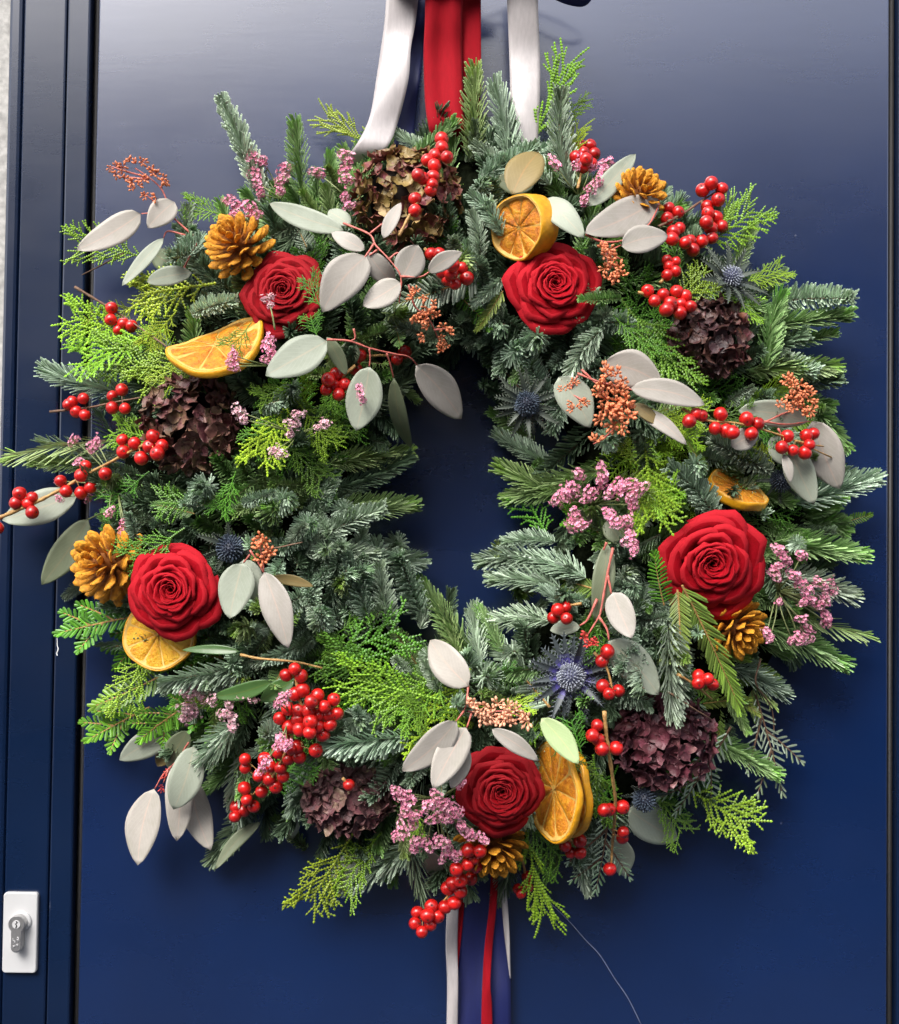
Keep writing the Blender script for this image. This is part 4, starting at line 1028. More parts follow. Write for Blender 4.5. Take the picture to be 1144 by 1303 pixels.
# the sprigs the photograph lets one name one by one: kind, base, tip, heights
HAND = [('tall', (338, 262), (284, 112), 0, .03), ('green', (385, 250), (378, 158), 0, .02), ('green', (604, 205), (605, 92), -.01, .01), ('silver', (648, 235), (655, 104), -.01, .02), ('silver', (700, 235), (640, 150), 0, .02), ('silver', (610, 230), (670, 185), 0, .02),
 ('silver', (728, 240), (680, 150), 0, .015), ('silver', (560, 200), (500, 178), -.01, .01), ('green', (520, 215), (575, 160), 0, .02), ('cyp_slim', (672, 190), (733, 68), 0, .03), ('cyp_slim', (705, 225), (745, 158), 0, .02), ('cyp_slim', (490, 200), (408, 140), -.02, .005), ('cyp_green', (700, 200), (728, 118), 0, .02),
 ('silver', (985, 385), (1092, 368), -.01, .02), ('green', (950, 420), (1076, 400), -.01, .01), ('cyp_bright', (880, 318), (982, 276), 0, .03), ('cyp_slim', (900, 305), (942, 250), 0, .02), ('green', (930, 350), (952, 288), 0, .01), ('cyp_bright', (940, 360), (1008, 352), 0, .02), ('green', (975, 470), (975, 372), .004, .016), ('green', (960, 470), (1056, 462), -.005, .012), ('green', (1000, 440), (1064, 425), -.01, .01),
 ('silver', (1010, 640), (1112, 610), -.005, .015), ('yew', (1068, 668), (1108, 652), -.01, .004), ('green', (985, 690), (1096, 705), -.01, .015), ('silver', (985, 735), (1088, 745), -.01, .02), ('green', (960, 790), (1070, 842), -.01, .01), ('thin', (1010, 780), (1098, 815), -.01, .01), ('silver', (930, 850), (1000, 872), -.01, .0), ('green', (1020, 500), (1082, 570), -.01, .012),
 ('scrag', (960, 880), (1002, 1012), -.01, .01), ('cyp_bright', (868, 1000), (970, 1056), 0, .015), ('green', (905, 940), (985, 985), -.01, .01), ('cyp_green', (830, 1000), (868, 1075), -.01, .01), ('spruce', (868, 745), (952, 905), .016, .024), ('spruce', (862, 750), (872, 858), .014, .02), ('silver', (850, 790), (855, 915), .01, .02), ('scrag', (930, 925), (862, 1040), .01, .016),
 ('silver', (160, 500), (50, 484), -.01, .01), ('thin', (150, 560), (8, 567), -.01, .01), ('thin', (150, 590), (60, 560), -.01, .006), ('green', (130, 590), (38, 592), -.012, .006), ('cyp_bright', (190, 330), (86, 292), 0, .02), ('cyp_bright', (180, 430), (74, 404), 0, .02), ('cyp_bright', (210, 420), (88, 468), .004, .02), ('cyp_bright', (275, 360), (165, 382), .006, .02), ('silver', (245, 400), (300, 372), .01, .02), ('cyp_bright', (250, 440), (172, 500), .01, .02), ('silver', (238, 340), (228, 262), 0, .02), ('cyp_bright', (290, 275), (230, 262), .005, .02),
 ('yew', (168, 785), (74, 802), -.008, .012), ('yew', (205, 860), (118, 905), 0, .014), ('yew', (190, 900), (106, 942), -.008, .01), ('yew', (235, 900), (175, 935), .004, .014), ('cyp_bright', (190, 822), (140, 905), .006, .018), ('silver', (110, 740), (82, 762), -.02, -.005), ('thin', (170, 820), (128, 815), -.01, 0),
 ('dark', (330, 1010), (276, 1103), -.012, .0), ('silver', (310, 960), (282, 1052), .004, .012), ('silver', (300, 920), (245, 990), .012, .02), ('silver', (320, 845), (232, 870), .008, .014), ('cyp_bright', (450, 1060), (388, 1162), -.004, .012), ('cyp_bright', (485, 1060), (420, 1130), 0, .012), ('silver', (545, 1060), (448, 1138), -.01, .006), ('thin', (520, 1050), (530, 1138), .0, .01),
 ('cyp_slim', (668, 1050), (694, 1178), 0, .012), ('cyp_green', (665, 1040), (718, 1108), 0, .014), ('silver', (742, 1080), (730, 1138), 0, .01), ('scrag', (775, 1030), (765, 1138), .006, .012), ('dark', (655, 1070), (640, 1148), -.014, -.004), ('green', (390, 1080), (345, 1040), -.02, -.01), ('cyp_green', (340, 1010), (400, 960), .008, .016),
 ('green', (425, 650), (520, 648), -.004, .006), ('silver', (400, 690), (470, 640), .008, .018), ('silver', (390, 705), (475, 695), .008, .02), ('silver', (540, 790), (500, 700), .0, .014), ('silver', (500, 800), (470, 720), .006, .02), ('silver', (470, 790), (440, 700), .006, .018), ('green', (600, 830), (530, 742), -.01, .006), ('silver', (440, 720), (530, 712), .006, .008),
 ('green', (420, 590), (512, 570), -.01, .004), ('dark', (430, 620), (500, 612), -.01, .0), ('dark', (440, 530), (525, 505), -.01, 0), ('dark', (470, 500), (540, 470), -.015, -.005),
 ('green', (740, 640), (635, 600), -.01, .002), ('silver', (700, 716), (612, 688), .004, .022), ('silver', (712, 748), (634, 716), .006, .02), ('silver', (706, 690), (645, 674), .006, .022), ('silver', (745, 735), (676, 690), .010, .026), ('spruce', (760, 750), (680, 730), .008, .016), ('silver', (640, 790), (598, 765), -.01, .004), ('silver', (700, 790), (625, 770), .0, .014), ('comb', (700, 900), (610, 800), .008, .012), ('green', (700, 850), (625, 855), .006, .014), ('silver', (735, 780), (690, 750), .012, .016),
 ('dark', (650, 480), (592, 400), -.014, -.004), ('dark', (660, 520), (602, 470), -.014, -.004), ('green', (680, 560), (622, 520), -.012, -.002), ('silver', (700, 590), (625, 560), -.012, 0), ('green', (760, 600), (650, 640), -.006, .004), ('dark', (640, 430), (598, 440), -.016, -.006),
 ('silver', (765, 420), (700, 478), .014, .026), ('silver', (700, 500), (640, 450), .006, .016), ('green', (690, 440), (655, 490), .01, .018), ('spruce', (640, 370), (608, 425), .012, .016), ('silver', (640, 355), (600, 390), .008, .014), ('silver', (600, 360), (592, 305), .008, .016), ('silver', (610, 330), (618, 268), .012, .03), ('silver', (640, 300), (615, 235), .006, .03), ('silver', (560, 430), (490, 410), .008, .014), ('comb', (610, 350), (490, 400), .006, .02),
 ('cyp_green', (790, 380), (880, 500), .008, .012), ('cyp_green', (780, 400), (838, 470), .01, .018), ('cyp_bright', (820, 560), (840, 680), .014, .02), ('cyp_bright', (815, 600), (855, 655), .012, .02), ('cyp_bright', (830, 520), (878, 545), .008, .014), ('cyp_green', (700, 690), (660, 610), .006, .01), ('cyp_green', (870, 350), (850, 300), .01, .02), ('cyp_bright', (850, 400), (905, 345), .01, .018), ('green', (790, 380), (735, 385), .01, .02), ('cyp_bright', (900, 370), (965, 410), .024, .03),
 ('cyp_bright', (370, 500), (330, 600), .012, .024), ('cyp_bright', (378, 510), (430, 575), .012, .022), ('cyp_green', (370, 520), (310, 570), .012, .02), ('cyp_green', (360, 560), (415, 625), .008, .012), ('cyp_green', (300, 600), (280, 660), .008, .012), ('cyp_green', (190, 600), (130, 650), .004, .014), ('cyp_green', (235, 672), (160, 722), .03, .036), ('cyp_green', (260, 640), (190, 640), .012, .016),
 ('silver', (310, 640), (352, 625), .01, .03), ('silver', (370, 690), (385, 662), .012, .03), ('silver', (240, 640), (262, 612), .01, .028), ('silver', (170, 690), (178, 655), .016, .03), ('silver', (420, 800), (400, 775), .012, .03), ('silver', (340, 800), (318, 815), .01, .024), ('silver', (520, 935), (410, 960), .012, .026), ('silver', (475, 930), (445, 905), .012, .03), ('silver', (560, 880), (540, 840), .008, .02), ('silver', (520, 860), (500, 835), .008, .018),
 ('cyp_green', (400, 845), (530, 800), .014, .02), ('cyp_green', (520, 860), (390, 830), .018, .022), ('cyp_green', (560, 860), (455, 900), .014, .02), ('cyp_bright', (560, 890), (420, 860), .016, .022), ('cyp_green', (580, 850), (500, 930), .012, .02), ('cyp_green', (600, 870), (660, 850), .01, .016), ('cyp_green', (610, 880), (560, 920), .012, .02), ('cyp_bright', (600, 850), (520, 960), .014, .022), ('cyp_green', (740, 960), (728, 905), .01, .014), ('cyp_green', (700, 940), (750, 1000), .006, .02), ('cyp_green', (755, 960), (765, 1050), .01, .012),
 ('silver', (980, 600), (900, 560), .004, .01), ('silver', (910, 660), (870, 575), .004, .012), ('spruce', (900, 600), (870, 560), .01, .012), ('cyp_bright', (985, 590), (950, 560), .012, .016), ('yew', (845, 770), (828, 705), .012, .03), ('thin', (840, 680), (800, 700), .006, .01), ('cyp_green', (412, 398), (388, 350), .042, .046), ('cyp_green', (404, 430), (392, 395), .040, .044), ('cyp_green', (320, 410), (290, 450), .04, .036), ('thin', (410, 260), (345, 330), .004, .01), ('dark', (345, 300), (410, 280), .006, .014), ('silver', (250, 300), (262, 360), .012, .014)]
HAND += [('green', (585, 835), (560, 768), -.004, .004), ('silver', (612, 840), (592, 772), -.004, .008), ('dark', (560, 830), (575, 775), -.012, -.004), ('green', (640, 830), (612, 780), -.002, .01), ('silver', (535, 800), (548, 752), -.006, .004), ('cyp_bright', (230, 355), (168, 376), .01, .02), ('cyp_bright', (215, 470), (120, 452), .004, .016), ('cyp_bright', (255, 465), (190, 482), .016, .02), ('cyp_bright', (180, 385), (108, 412), .0, .018), ('cyp_bright', (225, 395), (185, 450), .014, .02), ('cyp_bright', (200, 560), (140, 548), .004, .01)]
for x, y, dx, dy in ((352, 640, 10, -14), (387, 672, 6, -16), (262, 622, 4, -12), (620, 262, 6, -12), (612, 242, -6, -10), (455, 915, -8, -8), (405, 790, -6, -10), (545, 840, -4, -12), (345, 655, 14, -6), (430, 650, 14, -10), (470, 655, 16, -4), (500, 690, 14, 0), (480, 720, 10, -10),
                     (520, 745, 12, -6), (440, 745, 6, -12), (410, 700, 12, -8), (655, 455, -8, -10), (680, 430, 4, -12), (640, 700, -14, -6), (665, 745, -12, -4), (690, 720, -8, -10), (150, 610, -8, -8), (232, 870, -12, 2), (350, 930, -6, 8), (300, 1020, -8, 8), (600, 170, 4, -12), (560, 200, -4, -12), (660, 165, 6, -14), (640, 205, 0, -12),
                     (1000, 455, 10, -4), (1040, 520, 12, 0), (960, 640, 10, 2), (1010, 690, 12, 0), (960, 760, 10, 6), (850, 700, 4, -10), (790, 740, 0, -10), (880, 590, 8, -6), (770, 560, -4, -10), (690, 590, -12, -4), (500, 400, -8, -6), (590, 330, -4, -10), (240, 300, -6, -12), (320, 800, -4, -8), (620, 860, -6, 8), (650, 830, 6, -8), (900, 960, 10, 8), (740, 1090, 2, 12), (480, 1090, -6, 12), (930, 330, 8, -8), (400, 230, -2, -12)):
    if near(x, y) < -2: sprig('tip', (x, y), (x + dx, y + dy), .006, .024)
for h in HAND: sprig(h[0], h[1], h[2], h[3], h[4])
for pth in ([(158, 322, -.01), (130, 337, .004), (104, 350, .008)], [(330, 700, .02), (352, 697, .026), (385, 690, .03)], [(968, 838, 0), (962, 870, .006), (983, 905, .008), (984, 972, .006)], [(850, 880, .02), (880, 900, .026), (905, 915, .024)], [(700, 470, .0), (672, 500, .004), (640, 470, .0)]):
    twig_obj(wreath, [pth], 1.3, 'brown_stem', .004, 'twig')

# ------------------------------------------------------------------ roses
rose_thing(365, 374, .084, 51, -6, -10, 'red rose half under a green sprig, just left of the pale round leaves', 1, 'rose_deep', pts=(-55, 20, 95, 160, 230), spin=20, heart=.95, NI=22, NO=16)
rose_thing(704, 365, .090, 55, -4, 4, 'wide open bright red rose right below the thick orange slice', 2, 'rose', pts=(85, 130, -45, 10, 175, -105), spin=0, heart=.88, NI=24, NO=19)
rose_thing(224, 749, .086, 57, 2, -8, 'red rose between the orange pine cone and a blue thistle on the left', 3, 'rose', pts=(-75, -10, 60, 130, 195, 250), spin=77, heart=.90, NI=23, NO=18)
rose_thing(902, 713, .088, 63, 12, 2, 'largest red rose with pointed outer petals on the right side', 4, 'rose', pts=(165, 68, 22, -30, -115, -70), spin=0, opening=1.06, heart=.82, NI=22, NO=19)
rose_thing(638, 1002, .090, 53, 8, 0, 'deep red rose with dark heart at the bottom beside upright orange slices', 5, 'rose_deep', pts=(-150, -90, -30, 60, 10, 120), spin=140, heart=1.08, NI=27, NO=15)

# ------------------------------------------------------------------ pine cones
cone_thing(301, 309, .082, 42, -28, -22, 'orange pine cone above the upper left rose with pink sprigs on top')
cone_thing(135, 716, .070, 48, -14, -28, 'large orange pine cone at the left edge beside a red rose')
cone_thing(816, 246, .068, 35, -25, 25, 'orange pine cone partly behind pale leaves at upper right')
cone_thing(937, 802, .070, 42, 32, 28, 'orange pine cone tucked under the largest red rose')
cone_thing(628, 1080, .060, 44, 48, 10, 'orange pine cone peeking out under the bottom rose')

# ------------------------------------------------------------------ orange slices
slice_thing(668, 290, .094, 42, 34, rot(14, -44, 0) , 'thick dried orange half with glossy rind above the upper right rose', 1, curl=.05)
slice_thing(277, 441, .088, 64, 10, rot(0, 0, 15) @ rot(-56, 0, 0), 'tilted dried orange slice seen edge on above the purple hydrangea at left', 2, 'flesh', curl=.16)
slice_thing(203, 808, .068, 47, 8, rot(-6, -8, 0), 'round yellow dried orange slice below the left rose', 3, 'flesh_yellow')
slice_thing(938, 625, .072, 39, 13, rot(0, 0, -22) @ rot(-58, 0, 0) , 'small tilted dried orange slice above the largest red rose', 4, curl=.05)
slice_thing(706, 1006, .082, 62, 8, rot(0, 0, -3) @ rot(0, -66, 0), 'upright dried orange slice in front, right of the bottom rose', 5, curl=.04)
slice_thing(726, 1008, .070, 54, 10, rot(0, 0, -3) @ rot(0, -68, 0), 'upright dried orange slice behind its twin near the bottom rose', 6, curl=.06)

# ------------------------------------------------------------------ hydrangeas
def HM(nm, stops, edge, core): return {'petal': hyd_mat(nm, stops, edge), 'core': simple(nm + '_core', core, .9)}
H1 = HM('burgundy_olive_petal', [(.16, (0.116, 0.018, 0.025)), (.48, (0.213, 0.049, 0.055)), (.60, (0.127, 0.073, 0.017)), (.80, (0.213, 0.146, 0.035)), (1.0, (0.447, 0.293, 0.117))], (0.437, 0.293, 0.125), (0.019, 0.011, 0.007))
H2 = HM('plum_brown_petal', [(.12, (0.061, 0.016, 0.021)), (.40, (0.122, 0.031, 0.039)), (.62, (0.094, 0.058, 0.030)), (.82, (0.187, 0.070, 0.066)), (1.0, (0.245, 0.172, 0.078))], (0.216, 0.125, 0.084), (0.011, 0.005, 0.005))
H3 = HM('blackish_plum_petal', [(.12, (0.022, 0.009, 0.011)), (.45, (0.047, 0.014, 0.018)), (.72, (0.072, 0.031, 0.021)), (.86, (0.144, 0.031, 0.042)), (1.0, (0.259, 0.133, 0.036))], (0.144, 0.078, 0.060), (0.006, 0.003, 0.003))
H4 = HM('dark_purple_petal', [(.12, (0.036, 0.010, 0.018)), (.45, (0.072, 0.017, 0.027)), (.74, (0.094, 0.023, 0.030)), (.88, (0.202, 0.047, 0.072)), (1.0, (0.302, 0.156, 0.144))], (0.187, 0.094, 0.096), (0.007, 0.003, 0.004))
H5 = HM('dusty_purple_petal', [(.12, (0.065, 0.031, 0.036)), (.45, (0.122, 0.055, 0.060)), (.70, (0.202, 0.070, 0.084)), (.86, (0.259, 0.156, 0.120)), (1.0, (0.346, 0.281, 0.156))], (0.245, 0.172, 0.132), (0.009, 0.005, 0.005))
hyd_thing(519, 250, .066, 76, 72, H1, 'burgundy and olive hydrangea head at the top beneath the red ribbon', 54, 1)
hyd_thing(243, 540, .080, 70, 68, H2, 'plum coloured hydrangea head on the left beside red berries', 50, 2)
hyd_thing(904, 430, .080, 58, 56, H3, 'almost black small hydrangea head at upper right under berries', 44, 3)
hyd_thing(846, 942, .070, 72, 64, H4, 'dark purple hydrangea head at lower right by the berry twig', 52, 4)
hyd_thing(443, 1018, .062, 66, 48, H5, 'dusty purple flat hydrangea head at the bottom left of the pink sprigs', 42, 5)

# ------------------------------------------------------------------ sea holly
holly_thing(727, 862, .092, 16, 'large sea holly with violet glow around a silvery head', 56, 26, 'holly_violet', 'head_white', 4, 0, 1.0)
holly_thing(671, 514, .082, 14.5, 'sea holly with blue head and grey bracts at the right of the central opening', 44, 18, 'holly_grey', 'head_blue', 10, 0, 1.15)
holly_thing(293, 698, .084, 16, 'blue sea holly head above pale leaves beside the left rose', 38, 10, 'holly_grey', 'head_blue', 18, 8, 1.35)
holly_thing(930, 353, .078, 13, 'greyish sea holly with long bracts beside berries at upper right', 54, 18, 'holly_grey', 'head_white', -28, 28, 1.1)
holly_thing(820, 1016, .066, 14, 'small dark blue sea holly head under the dark purple hydrangea', 30, 8, 'holly_grey', 'head_blue', 38, 0, 1.2)
holly_thing(994, 612, .058, 13, 'dark sea holly head half hidden behind sage leaves on the right', 34, 8, 'holly_grey', 'head_blue', 10, 10, 1.1)

# ------------------------------------------------------------------ berries
berries('red berry sprig over the burgundy hydrangea below the red ribbon', [[(508, 300), (521, 274), (545, 232), (560, 178)]], [(562, 177), (562, 188), (554, 198), (569, 200), (544, 204), (553, 211), (551, 225), (538, 227), (550, 235), (532, 223), (548, 242), (528, 253), (528, 268)], .052)
berries('red berry bunch at the lower edge of the burgundy hydrangea', [[(540, 316), (565, 338), (598, 352)]], [(549, 323), (559, 323), (563, 346), (574, 348), (579, 361), (588, 341), (594, 354), (576, 337), (570, 356)], .026)
berries('ball of red berries mixed with pink flowers at the top right', [[(735, 240), (742, 210), (748, 190)]], [(739, 186), (751, 185), (756, 196), (743, 194), (753, 208), (742, 212), (733, 200), (746, 203)], .022)
berries('tall berry sprig pointing up at the upper right above green tips', [[(850, 282), (872, 270), (892, 256), (912, 244)], [(892, 256), (903, 280), (908, 304)]], [(894, 242), (905, 233), (919, 240), (914, 254), (900, 263), (901, 271), (911, 277), (899, 283), (905, 291), (919, 288), (906, 303)], .030, 1.05, 'brown_stem')
berries('two small berry bunches beside the upper right orange cone', [[(838, 288), (855, 280), (868, 268)], [(855, 300), (878, 310), (893, 308)]], [(851, 265), (863, 270), (849, 278), (857, 295), (865, 290), (855, 304), (878, 307), (893, 307), (882, 318), (872, 309)], .026, 1.0, 'brown_stem')
berries('five small berries just left of the blue grey thistle leaves', [[(840, 360), (852, 345), (856, 332)]], [(849, 331), (860, 333), (851, 339), (860, 345), (849, 350)], .024, .82)
berries('dense berry bunch resting on the nearly black hydrangea', [[(812, 372), (840, 378), (878, 386)]], [(844, 375), (861, 371), (872, 377), (853, 386), (866, 387), (879, 390), (865, 398), (833, 383), (824, 370), (848, 394)], .030)
berries('row of berries along a horizontal twig at the right side', [[(868, 520), (900, 535), (935, 538), (975, 548), (1010, 560), (1058, 582)], [(1012, 561), (1035, 566), (1048, 568)]], [(917, 527), (910, 545), (924, 548), (932, 550), (950, 533), (964, 539), (956, 552), (1002, 555), (995, 569), (1009, 573), (1024, 576), (1026, 554), (1035, 552), (1030, 566), (886, 527), (877, 536), (893, 529)], .040, .98, 'tan_stem', 1.6)
berries('small berry sprig with bare twig end at upper left', [[(95, 365), (120, 380), (140, 392), (165, 408), (215, 443)]], [(142, 392), (141, 407), (151, 420), (167, 415), (157, 412)], .022, 1.0, 'brown_stem')
berries('two berry bunches on a thin bare twig left of the plum hydrangea', [[(63, 524), (110, 519), (150, 511), (178, 506)]], [(92, 511), (106, 507), (97, 524), (108, 528), (87, 515), (155, 496), (143, 504), (143, 519), (159, 520)], .026, 1.0, 'brown_stem', 1.6)
berries('long berry branch stretching out past the left edge', [[(-8, 662), (20, 650), (48, 638), (75, 624), (110, 604), (150, 583), (190, 562)]], [(156, 560), (171, 564), (157, 575), (195, 555), (190, 568), (180, 583), (206, 567), (200, 577), (109, 593), (103, 605), (134, 603), (77, 612), (84, 625), (103, 627), (115, 620), (25, 628), (20, 640), (36, 641), (41, 633), (41, 652), (-3, 672)], .036, 1.02, 'tan_stem', 2.9)
berries('berry bunch beside the sage leaf left of the central opening', [[(452, 465), (430, 485), (415, 500)]], [(428, 476), (418, 483), (426, 490), (439, 489), (415, 496), (431, 502)], .026)
berries('loose berries in the shade between round leaves near the centre', [[(450, 478), (458, 455), (505, 452), (516, 448)]], [(458, 452), (453, 470), (515, 448), (505, 457), (452, 458)], .004)
berries('four berries above the large violet sea holly', [[(740, 768), (720, 772), (708, 784)]], [(720, 773), (710, 776), (704, 786), (721, 787)], .026)
berries('single berry low between green needles right of four berries', [[(760, 775), (770, 769)]], [(770, 769)], .006)
berries('loose berries at the right of the large violet sea holly', [[(756, 830), (772, 850), (780, 880)]], [(766, 841), (773, 829), (787, 879), (775, 883), (767, 873)], .022)
berries('berries on a long bare straight twig hanging at the lower right', [[(769, 905), (771, 930), (776, 965), (781, 1000), (783, 1018), (782, 1045), (779, 1080), (777, 1113)]], [(760, 923), (754, 936), (761, 941), (766, 953), (784, 952), (776, 1030), (792, 1027), (769, 1031), (792, 1066), (793, 1059), (776, 1106)], .040, 1.0, 'tan_stem', 2.7)
berries('four berries below the upright orange slices', [[(718, 1060), (735, 1078)]], [(719, 1076), (738, 1070), (726, 1085), (738, 1085)], .020)
berries('small hanging berries beside the pointed cypress tip at the bottom', [[(664, 1090), (668, 1112), (666, 1130)]], [(671, 1116), (659, 1131), (672, 1130), (663, 1137)], .014, .9)
berries('three berries among yellow green needles at lower right', [[(862, 858), (885, 872), (906, 890)]], [(889, 860), (889, 869), (907, 871), (901, 864)], .028, .95)
berries('big crowded berry cluster at the lower left of the wreath', [[(375, 855), (385, 900), (410, 905)], [(340, 1000), (362, 960), (380, 915)], [(385, 900), (425, 900)]],
        [(364, 859), (375, 851), (383, 860), (385, 878), (376, 883), (404, 885), (425, 890), (367, 902), (380, 904), (356, 914), (380, 915), (393, 904), (406, 910), (395, 918), (368, 925), (381, 928), (405, 924), (429, 908), (418, 910), (413, 899), (411, 935), (396, 893), (402, 955), (394, 932), (420, 922)], .034)
berries('berry cluster running down to the lower left below the crowded one', [[(385, 945), (360, 970), (335, 995), (308, 1030)]],
        [(378, 950), (367, 966), (381, 963), (360, 988), (343, 991), (312, 966), (312, 977), (333, 1007), (311, 1003), (329, 987), (310, 1031), (323, 1026), (301, 1027), (299, 1039), (357, 977), (354, 957), (337, 966), (362, 942), (351, 1001), (370, 953), (344, 975), (314, 1018)], .032)
berries('single red berry lying on the dusty purple hydrangea', [[(436, 990), (444, 1000)]], [(444, 999)], .040, .95)
berries('long berry sprig trailing over the ribbon tails at the bottom', [[(605, 1080), (590, 1110), (582, 1122), (570, 1140), (556, 1155), (538, 1168)]],
        [(596, 1082), (611, 1083), (603, 1092), (595, 1100), (606, 1103), (581, 1106), (599, 1118), (586, 1120), (570, 1130), (576, 1124), (586, 1134), (578, 1149), (566, 1154), (549, 1153), (557, 1166), (544, 1165), (531, 1161), (528, 1175), (547, 1177), (537, 1186)], .036, 1.04)

# ------------------------------------------------------------------ eucalyptus
def euc(label, leaves, twigs=(), bud=(), bmat='bud', bdz=.03, stem='red_stem', dz=.03, sr=1.4, bs=1.0, group='eucalyptus sprigs'):
    ref = leaves[0][0] if leaves else bud[0]
    t = thing('eucalyptus_sprig', P(ref[0], ref[1], D(ref[0], ref[1])), label, 'eucalyptus sprig', group)
    for l in leaves:
        a, b, w, mt = l[:4]; kw = l[4] if len(l) > 4 else {}
        leaf_obj(t, a, b, w, mt, kw.get('da', dz), kw.get('db', dz + .006), kw.get('roll', rnd.uniform(-14, 14)), kw.get('bend', rnd.uniform(-.02, .10)), kw.get('fold', .12), shape=kw.get('shape', .9), side=kw.get('side', 0))
    if twigs: twig_obj(t, twigs, sr, stem, dz)
    if bud: buds(t, bud, bmat, bdz, bs)
    return t
euc('eucalyptus sprig with coral seed buds reaching out at the top left', [((179, 272), (98, 318), 36, 'leaf_pale', dict(shape=.8)), ((222, 257), (188, 290), 32, 'leaf_pale', dict(shape=.8)), ((208, 303), (155, 364), 19, 'leaf_sage'), ((244, 347), (187, 358), 24, 'leaf_sage', dict(da=.036)), ((195, 322), (230, 350), 28, 'leaf_olive', dict(da=.01, db=.01))],
    [[(250, 310), (232, 345), (236, 340)], [(246, 300), (214, 270), (213, 258), (205, 240), (190, 226), (172, 214)], [(214, 272), (196, 271), (180, 272)], [(205, 240), (207, 228)], [(190, 226), (160, 218), (142, 212)], [(190, 228), (165, 226), (150, 225)], [(182, 245), (196, 256)], [(238, 300), (214, 294), (208, 303)]],
    [(140, 213), (147, 222), (156, 213), (165, 206), (173, 208), (180, 206), (158, 228), (168, 232), (176, 236), (170, 240), (193, 217), (197, 222), (207, 228), (212, 230), (184, 248), (199, 252), (148, 212), (183, 228)], 'bud', .034, bs=.62)
euc('eucalyptus sprig with large round pale leaves at the top centre', [((437, 293), (343, 259), 27, 'leaf_sage'), ((464, 318), (422, 296), 20, 'leaf_pale'), ((466, 326), (410, 397), 46, 'leaf_pale', dict(shape=.8, db=.045)), ((468, 322), (503, 362), 27, 'leaf_pale', dict(db=.03)), ((510, 360), (462, 389), 32, 'leaf_pale', dict(db=.04)), ((511, 354), (532, 312), 36, 'leaf_pale', dict(shape=.95, da=.045)), ((545, 346), (588, 321), 20, 'leaf_pale'), ((488, 303), (510, 258), 17, 'leaf_pale', dict(da=.05)), ((446, 285), (418, 268), 22, 'leaf_sage', dict(da=.015, db=.015))],
    [[(437, 284), (470, 298), (478, 312), (495, 330), (510, 352), (508, 385)], [(470, 298), (488, 285), (489, 303)], [(476, 310), (466, 325), (458, 334)], [(480, 318), (470, 325)], [(495, 330), (505, 322), (514, 325)], [(510, 352), (535, 352), (546, 346)]], dz=.046)
euc('spray of five rounded leaves reaching into the central opening', [((416, 434), (338, 478), 44, 'leaf_sage', dict(shape=.85)), ((416, 429), (441, 477), 18, 'leaf_olive', dict(da=.035, db=.035)), ((470, 467), (453, 548), 43, 'leaf_sage', dict(db=.045)), ((501, 481), (523, 570), 20, 'leaf_olive', dict(db=.05, da=.045, roll=30)), ((530, 465), (587, 533), 42, 'leaf_pale', dict(db=.06, da=.05, shape=.9)), ((448, 434), (440, 470), 26, 'leaf_olive', dict(da=.008, db=.008))],
    [[(416, 432), (445, 434), (470, 443), (500, 450), (520, 454), (531, 465)], [(470, 443), (471, 455), (470, 467)], [(492, 449), (497, 465), (501, 482)], [(450, 418), (452, 430), (446, 434)]], dz=.042)
euc('pair of large pale leaves in front of the upper right orange cone', [((652, 247), (686, 194), 44, 'leaf_tan', dict(shape=.95)), ((680, 235), (630, 228), 30, 'leaf_olive', dict(da=.01, db=.01)), ((694, 253), (743, 302), 32, 'leaf_sage', dict(shape=.85)), ((750, 262), (809, 196), 27, 'leaf_sage', dict(da=.022)), ((838, 254), (745, 297), 46, 'leaf_pale', dict(da=.036, db=.04)), ((791, 313), (850, 300), 34, 'leaf_pale', dict(da=.04, db=.045, shape=.85))],
    [[(745, 298), (765, 307), (792, 306), (822, 290), (838, 262), (838, 254)], [(765, 307), (775, 318), (790, 312)]], dz=.036)
euc('coral seed buds hanging just right of the wide open rose', [], [[(765, 306), (772, 325), (775, 345)], [(772, 325), (785, 345)], [(772, 320), (790, 330)]], [(768, 325), (776, 332), (784, 328), (770, 342), (780, 346), (788, 340), (773, 354), (785, 354), (766, 316), (775, 318), (793, 350)], 'bud', .036, bs=.72)
euc('coral seed buds hanging into the top of the central opening', [], [[(520, 362), (528, 390), (545, 405), (562, 440)], [(545, 405), (535, 412)], [(552, 420), (568, 418)]], [(530, 370), (537, 378), (526, 378), (543, 391), (552, 388), (548, 400), (540, 407), (555, 402), (545, 416), (565, 415), (572, 424), (560, 432), (540, 428), (568, 440), (562, 446), (526, 402), (532, 408)], 'bud', .046, bs=.66)
